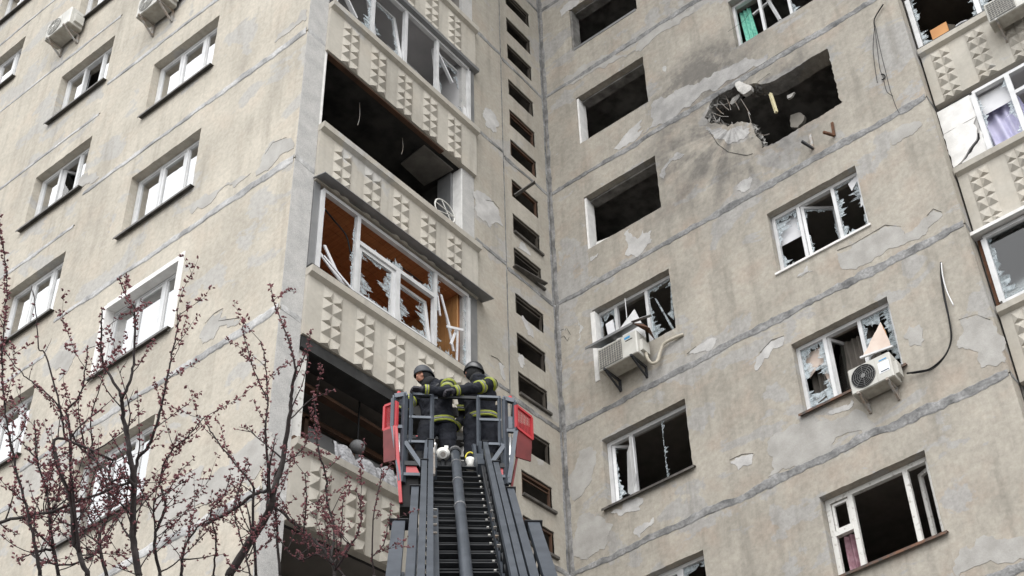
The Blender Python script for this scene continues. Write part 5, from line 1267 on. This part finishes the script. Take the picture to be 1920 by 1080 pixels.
    for c in ('ankL', 'ankR'):
        fd = chest.copy(); fd.z = 0; fd.normalize(); mb = MB()
        tube_blob(mb, [P[c] + ZUP * .12, P[c] + ZUP * .02, P[c] - ZUP * .05], [.065, .06, .062], 12); tube_blob(mb, [P[c] - fd * .07 - ZUP * .045, P[c] + fd * .05 - ZUP * .04, P[c] + fd * .17 - ZUP * .055], [.048, .052, .042], 12)
        add(mb, 'boot', 'black_plastic', .012, 2)
    # ---- gloves with five fingers
    for i, (b, c, s) in enumerate((('elL', 'wrL', 1), ('elR', 'wrR', -1))):
        d = (P[c] - P[b]).normalized(); pn = palm[i] if palm else -ZUP
        pn = (pn - d * pn.dot(d)).normalized(); mb = MB(); tube_blob(mb, [P[c] - d * .07, P[c], P[c] + d * .02], [.05, .044, .036], 12)
        hand_blob(mb, P[c], d, pn, s * (1 if hand_grip[i][1] > 0 else -1), hand_grip[i][0]); add(mb, 'glove', 'glove', .0055, 1)
    # ---- reflective bands
    def band(p, q, r0, wd, flat=1.0, fdir=None, n=20, grp=True):
        d = (q - p).normalized(); L = wd
        for (o0, o1, mt, ex) in ((-.5, -.17, 'hi_vis', 0), (-.17, .17, 'retro_grey', .001), (.17, .5, 'hi_vis', 0)):
            m2 = MB(); tube_blob(m2, [p + d * L * o0, p + d * L * o1], [r0 + ex, r0 + ex], n, flat, fdir) if flat != 1 else m2.tube([p + d * L * o0, p + d * L * o1], r0 + ex, n)
            add(m2, 'reflective_band', mt)
    for a, b, c in (('shL', 'elL', 'wrL'), ('shR', 'elR', 'wrR')):
        band(P[a].lerp(P[b], .62), P[b], .088, .075); band(P[b].lerp(P[c], .78), P[c], .070, .045)
        band(P[a].lerp(P[b], .10), P[b], .102, .03)
    band(hip - back * (coat_hem - .055), hip, .218, .07, .78, chest)
    # ---- balaclava with a face opening, helmet
    mb = MB(); n = 26; m_ = 18; keep = {}
    for i in range(m_ + 1):
        for j in range(n):
            th, ph = PI * i / m_, 2 * PI * j / n
            q = hr * (.092 * math.sin(th) * math.cos(ph)) + hd * (.112 * math.sin(th) * math.sin(ph)) + hu * (.124 * math.cos(th)); mb.v.append(tuple(hc + q + hd * .004 - hu * .01))
    for i in range(m_):
        for j in range(n):
            th, ph = PI * (i + .5) / m_, 2 * PI * (j + .5) / n
            dz, dx, df = math.cos(th), math.sin(th) * math.cos(ph), math.sin(th) * math.sin(ph)
            if face and df > .35 and -.62 < dz < .42 and abs(dx) < .72: continue
            mb.f.append((i * n + j, (i + 1) * n + j, (i + 1) * n + (j + 1) % n, i * n + (j + 1) % n))
    add(mb, 'balaclava', 'knit')
    mb = MB(); tube_blob(mb, [hc - hu * .08 - hd * .01, nk + back * .02], [.088, .10], 14); add(mb, 'neck_cloth', 'knit')
    if not face: add(ball(hc + hd * .085 + hu * .02, .05, 12, R=Matrix((hr, hd, hu)).transposed(), sx=1.5, sy=.6, sz=.62), 'goggles', 'black_plastic')
    mb = MB(); n = 28; m_ = 10
    for i in range(m_ + 1):
        th = (PI / 2) * 1.06 * i / m_
        for j in range(n):
            ph = 2 * PI * j / n; fl = 1 + (.06 if i == m_ else 0)
            dip = -.045 * max(0, -math.sin(ph)) * (i / m_) ** 2
            mb.v.append(tuple(hc + hu * .012 + hr * (.109 * fl * math.sin(th) * math.cos(ph)) + hd * (.128 * fl * math.sin(th) * math.sin(ph)) + hu * (.132 * math.cos(th) + .010 + dip)))
    for i in range(m_):
        for j in range(n): mb.f.append((i * n + j, (i + 1) * n + j, (i + 1) * n + (j + 1) % n, i * n + (j + 1) % n))
    hm = add(mb, 'helmet', helmet_mat); sm = hm.modifiers.new('Solid', 'SOLIDIFY'); sm.thickness = .008
    return root
LFT = -LAT
person('firefighter looking left under a matt dark helmet, face showing, hand on the basket rail',
       dict(hip=(-.19, .93, .40), neck=(-.24, 1.41, .34), head=(-.36, 1.585, .35), shL=(-.42, 1.33, .44), shR=(-.06, 1.35, .22), elL=(-.60, 1.10, .34), wrL=(-.66, .86, .20), elR=(-.10, 1.08, .02), wrR=(-.39, 1.07, -.02),
            hpL=(-.29, .84, .40), hpR=(-.09, .84, .40), knL=(-.36, .46, .30), knR=(-.06, .46, .34), ankL=(-.36, .08, .42), ankR=(-.06, .08, .44)),
       (-.86, -.30, -.62), (-.12, 1, -.05), 'helmet_matt', True, hand_grip=((1, 1), (.9, 1)), palm=(-ZUP, -ZUP), coat_hem=.12)
person('firefighter turned away under a glossy black helmet reaching across to his colleague',
       dict(hip=(.33, 1.03, .42), neck=(.31, 1.53, .36), head=(.25, 1.70, .36), shL=(.14, 1.42, .44), shR=(.46, 1.43, .26), elL=(.12, 1.14, .62), wrL=(.00, .92, .55), elR=(.22, 1.20, .08), wrR=(-.03, 1.09, .01),
            hpL=(.23, .92, .42), hpR=(.43, .92, .40), knL=(.22, .50, .38), knR=(.46, .50, .34), ankL=(.20, .08, .44), ankR=(.47, .08, .42)),
       (-.90, -.05, .45), (-.05, 1, 0), 'helmet', False, hand_grip=((.7, 1), (.9, 1)), palm=(-ZUP, -ZUP), coat_hem=.10)
# ------------------------------------------------------------------ plum trees in front of the wing
def catmull(P, k=6):
    P = [P[0]] + P + [P[-1]]; out = []
    for i in range(1, len(P) - 2):
        for t in range(k):
            t = t / k; a, b, c, d = P[i - 1], P[i], P[i + 1], P[i + 2]
            out.append(.5 * ((2 * b) + (c - a) * t + (2 * a - 5 * b + 4 * c - d) * t * t + (3 * b - a - 3 * c + d) * t ** 3))
    return out + [P[-1]]
def bud(mb, c, d, r):
    d = d.normalized(); a = d.orthogonal().normalized(); b = d.cross(a)
    mb.add([c - d * r * .9, c + a * r * .7, c + b * r * .7, c - a * r * .7, c - b * r * .7, c + d * r * 1.4], [(0, 2, 1), (0, 3, 2), (0, 4, 3), (0, 1, 4), (5, 1, 2), (5, 2, 3), (5, 3, 4), (5, 4, 1)])
def plum_tree(name, limbs, zd, foot, seed, label, extra=()):
    r = random.Random(seed); wood = MB(); thin = MB(); flo = MB()
    root = empty(name); root.location = foot; tag(root, label, 'tree', 'plum trees coming into blossom'); iv = Matrix.Translation(-Vector(foot))
    skel = []; loose = []
    def near(p):
        return min(((q - p).length, i) for i, q in enumerate(skel)) if skel else (9, 0)
    def to_px(p):
        d = p - CP; z = d.dot(FV); return PPX + FPX * d.dot(RV) / z, PPY - FPX * d.dot(UV) / z
    def buds_along(pts, t0, dens):
        for i in range(len(pts) - 1):
            if i / len(pts) < t0: continue
            seg = pts[i + 1] - pts[i]; L = seg.length; n = 1.7 * L / dens
            n = int(n) + (r.random() < n - int(n))
            for _ in range(n):
                p = pts[i] + seg * r.random(); dirc = Vector((r.gauss(0, 1), r.gauss(0, 1), r.gauss(.3, 1))).normalized()
                st = r.uniform(.004, .014); q = p + dirc * st
                for _ in range(r.choice((2, 3, 3, 4))):
                    dd = (dirc + Vector((r.gauss(0, .6), r.gauss(0, .6), r.gauss(.2, .6)))).normalized()
                    bud(flo, q + dd * r.uniform(.001, .009), dd, r.uniform(.0045, .0088))
                if r.random() < .5: thin.tube([p, q], .0012, 3, cap=False)
    def shoot(p, d, L, rad, lvl, bd, t0=.15):
        n = max(4, int(L / .045)); pts = [p.copy()]; d = d.normalized()
        for i in range(n):
            d = (d + Vector((r.gauss(0, .11), r.gauss(0, .11), r.gauss(.05, .09)))).normalized(); pts.append(pts[-1] + d * L / n)
        thin.tube(pts, [rad * (1 - .75 * i / n) for i in range(n + 1)], 5)
        buds_along(pts, t0, bd)
        if lvl > 0:
            for i in range(1, n):
                if r.random() < .17:
                    dd = (d + Vector((r.gauss(0, .6), r.gauss(0, .6), r.gauss(.25, .45)))).normalized(); shoot(pts[i], dd, L * r.uniform(.2, .45), rad * .55, lvl - 1, bd)
    for li, (pxs, r0, r1, off, bd, tw, t0) in enumerate(limbs):
        base = zd + off; ph = r.uniform(0, 50)
        ctr = [at(u, v, base + .12 * noise.noise(Vector((u * .008, v * .008, ph))) * (1 - math.exp(-i))) for i, (u, v) in enumerate(pxs)]
        if li:                                             # grow out of the wood already there
            d0, i0 = near(ctr[0]); d1, i1 = near(ctr[-1])
            if d0 < .3 and pxs[0][1] < 1075: ctr[0] = skel[i0].copy()
            elif d1 < .3 and r1 > r0 * .5: ctr[-1] = skel[i1].copy()
            elif pxs[0][1] < 1075: loose.append((ctr[0], r0))
        if pxs[0][1] >= 1075: loose.append((ctr[0], r0))
        pts = catmull(ctr, 6); n = len(pts)
        j = [pts[0]] + [q + Vector((r.gauss(0, .0022), r.gauss(0, .0022), r.gauss(0, .0022))) for q in pts[1:]]
        r0 *= 1.25; r1 *= 1.15
        rad = [r0 + (r1 - r0) * i / (n - 1) for i in range(n)]
        skel += j
        (wood if r0 > .0075 else thin).tube(j, rad, 7)
        buds_along(j, t0, bd)
        if tw:
            L = 0
            for i in range(2, n):
                L += (j[i] - j[i - 1]).length
                if L > 1.1 * tw * r.uniform(.6, 1.4):
                    L = 0; d = (j[i] - j[i - 1]).normalized(); s = Vector((r.gauss(0, 1), r.gauss(0, 1), r.gauss(.1, .6))).normalized()
                    dd = d * .7 + s * .75 + Vector((0, 0, .25)); lv = 1 if r.random() < .55 else 0
                    shoot(j[i], dd, r.uniform(.10, .34) * (1.3 if r0 > .007 else .8), max(.0022, rad[i] * .4), lv, bd * .9)
    for (u0, v0, u1, v1, cnt, lo, hi, bd) in extra:        # crowded shoots low in the crown
        pool = [q for q in skel if u0 - 30 < to_px(q)[0] < u1 + 30 and v0 - 60 < to_px(q)[1] < v1 + 40]
        for _ in range(cnt if pool else 0):
            shoot(r.choice(pool), Vector((r.gauss(0, .7), r.gauss(0, .7), r.uniform(.2, 1.1))), r.uniform(lo, hi), r.uniform(.0028, .0055), 1, bd)
    # trunk down to the ground, below the picture
    fork = Vector(foot) + Vector((0, 0, 1.6))
    tr = MB().tube([Vector(foot) - Vector((0, 0, .05)), Vector(foot) + Vector((.02, 0, .8)), fork], [.10, .085, .075], 12)
    for q, rq in loose:
        dn = q - fork; k = max(.012, rq * 1.15)
        tr.tube(catmull([fork - Vector((0, 0, .1)), fork.lerp(q, .35) + Vector((dn.x, dn.y, 0)) * .12, fork.lerp(q, .75) + Vector((dn.x, dn.y, 0)) * .06, q], 5), [max(rq, (.05 if rq > .012 else .028) * (1 - t / 15) + k * t / 15) for t in range(16)], 8)
    # stems under the picture that carry the crowded shoots
    for nm, mb, mt in (('trunk', tr, 'bark'), ('limbs', wood, 'bark'), ('twigs', thin, 'twig'), ('blossom', flo, 'blossom')):
        o = mb.build(nm, mt, root, nm != 'blossom'); o.matrix_parent_inverse = iv
        if nm in ('twigs', 'blossom', 'limbs'): o['kind'] = 'stuff'
    return root
T1 = [([(261, 1080), (250, 1016), (249, 961), (251, 913), (244, 858), (236, 808), (231, 778), (228, 747)], .0150, .0085, 0, .10, .16, .0),
      ([(228, 747), (206, 703), (192, 678), (190, 611), (192, 578)], .0070, .0022, 0, .020, .16, .3),
      ([(228, 747), (244, 711), (251, 667), (253, 583), (242, 564), (222, 517)], .0070, .0020, 0, .020, .14, .45),
      ([(251, 913), (258, 863), (278, 836), (294, 797), (305, 750), (314, 706), (325, 656), (333, 611), (337, 586)], .0080, .0020, .05, .026, .10, .15),
      ([(249, 925), (244, 902), (231, 894), (208, 902), (207, 874), (219, 855)], .0075, .003, -.05, .035, .10, .2),
      ([(164, 1080), (144, 1024), (139, 1019), (133, 935), (111, 880), (108, 822), (117, 805)], .0110, .006, -.2, .05, .09, .1),
      ([(130, 794), (111, 758), (86, 667), (72, 653), (69, 597), (60, 536)], .0045, .0018, -.2, .20, .22, .2),
      ([(122, 1047), (135, 900), (130, 794), (125, 770), (150, 740), (160, 690), (165, 650)], .0060, .002, -.25, .018, .12, .3),
      ([(207, 890), (178, 863), (144, 830), (125, 791), (108, 762)], .0060, .003, 0, .05, .14, .1),
      ([(0, 980), (69, 963), (100, 958), (200, 920), (244, 902)], .0075, .006, -.1, .05, .08, .1),
      ([(135, 800), (105, 755), (64, 719), (36, 694), (0, 647)], .0045, .0018, -.2, .08, .15, .3),
      ([(75, 1080), (62, 1000), (40, 920), (20, 830), (8, 760)], .0080, .003, -.3, .022, .08, .1),
      ([(8, 765), (4, 700), (5, 640), (12, 560), (13, 520), (4, 450)], .0040, .0015, -.3, .012, .2, .0),
      ([(110, 1080), (95, 1000), (90, 930), (70, 860), (64, 790)], .0080, .003, .2, .022, .08, .1),
      ([(200, 1080), (185, 1010), (205, 960), (200, 910), (175, 850), (170, 800)], .0080, .003, .3, .026, .09, .1),
      ([(300, 1080), (290, 1010), (310, 950), (300, 900), (318, 850), (350, 820), (385, 780)], .0075, .002, .2, .02, .10, .2),
      ([(255, 990), (290, 940), (320, 920), (345, 902)], .0040, .0018, .1, .022, .12, .1),
      ([(340, 1080), (345, 1030), (370, 990), (400, 970)], .0070, .003, .3, .03, .09, .1),
      ([(0, 1045), (60, 1040), (120, 1060), (180, 1040)], .0070, .004, .1, .04, .07, .1)]
T2 = [([(429, 1080), (463, 1024), (491, 983), (508, 947), (513, 919), (527, 877), (535, 830), (544, 770), (547, 731), (555, 692)], .0210, .0065, 0, .06, .20, .0),
      ([(555, 692), (547, 659), (536, 623), (516, 573), (506, 531)], .0055, .0018, 0, .018, .25, .1),
      ([(555, 692), (574, 662), (583, 617)], .0045, .0018, 0, .014, .25, .1),
      ([(500, 965), (502, 936), (499, 808), (499, 787), (502, 751), (497, 676), (488, 639)], .0070, .002, .1, .02, .14, .2),
      ([(502, 751), (497, 742), (474, 687), (461, 642), (455, 612)], .0040, .0018, .1, .016, .25, .2),
      ([(480, 1080), (474, 933), (474, 911), (424, 849), (394, 808), (383, 786)], .0070, .002, -.1, .022, .16, .3),
      ([(380, 986), (436, 958), (472, 930), (511, 913)], .0080, .010, .2, .05, .12, .1),
      ([(627, 1080), (624, 1058), (602, 1027), (569, 997), (541, 972), (530, 936)], .0095, .006, .1, .03, .10, .1),
      ([(626, 1070), (658, 1022), (674, 991), (677, 952), (666, 916)], .0060, .0018, .1, .016, .14, .1),
      ([(655, 1055), (627, 997), (613, 936), (611, 891), (599, 852), (591, 802), (594, 787), (586, 742)], .0065, .0022, .3, .020, .16, .1),
      ([(702, 1080), (699, 1044), (719, 1022), (730, 974), (733, 944)], .0040, .0015, .2, .024, .2, .2),
      ([(699, 1049), (702, 961), (713, 905), (716, 872)], .0040, .0015, .2, .018, .2, .3),
      ([(635, 1060), (638, 1030), (642, 958), (644, 930)], .0035, .0015, .2, .018, .2, .2),
      ([(547, 784), (580, 751), (600, 742), (627, 731)], .0035, .0015, .1, .03, .2, .5),
      ([(525, 1080), (520, 1000), (515, 930), (520, 880), (560, 850), (575, 830)], .0070, .002, .15, .016, .12, .1),
      ([(470, 1080), (455, 1020), (440, 960), (455, 900), (470, 870)], .0045, .0018, -.2, .022, .14, .1),
      ([(560, 1000), (575, 940), (572, 890), (575, 895)], .0035, .0018, .1, .018, .15, .1),
      ([(400, 1080), (405, 1010), (395, 960), (420, 930), (430, 895)], .0050, .0018, -.1, .024, .14, .1),
      ([(645, 1080), (600, 1040), (560, 1050), (520, 1010)], .0060, .003, .2, .02, .10, .1)]
p = at(250, 1080, 6.9); plum_tree('plum_tree', T1, 6.9, (p.x, p.y, GZ), 3, 'leafless plum tree with dark buds and many crossing branches at the lower left', extra=[(0, 1000, 330, 1110, 55, .25, .6, .03), (0, 860, 140, 960, 10, .2, .45, .03)])
p = at(470, 1080, 7.5); plum_tree('plum_tree', T2, 7.5, (p.x, p.y, GZ), 5, 'plum tree with pinkish buds rising in front of the corner pier and loggias', extra=[(470, 1060, 640, 1110, 12, .25, .45, .024), (380, 1050, 470, 1110, 5, .2, .4, .026)])
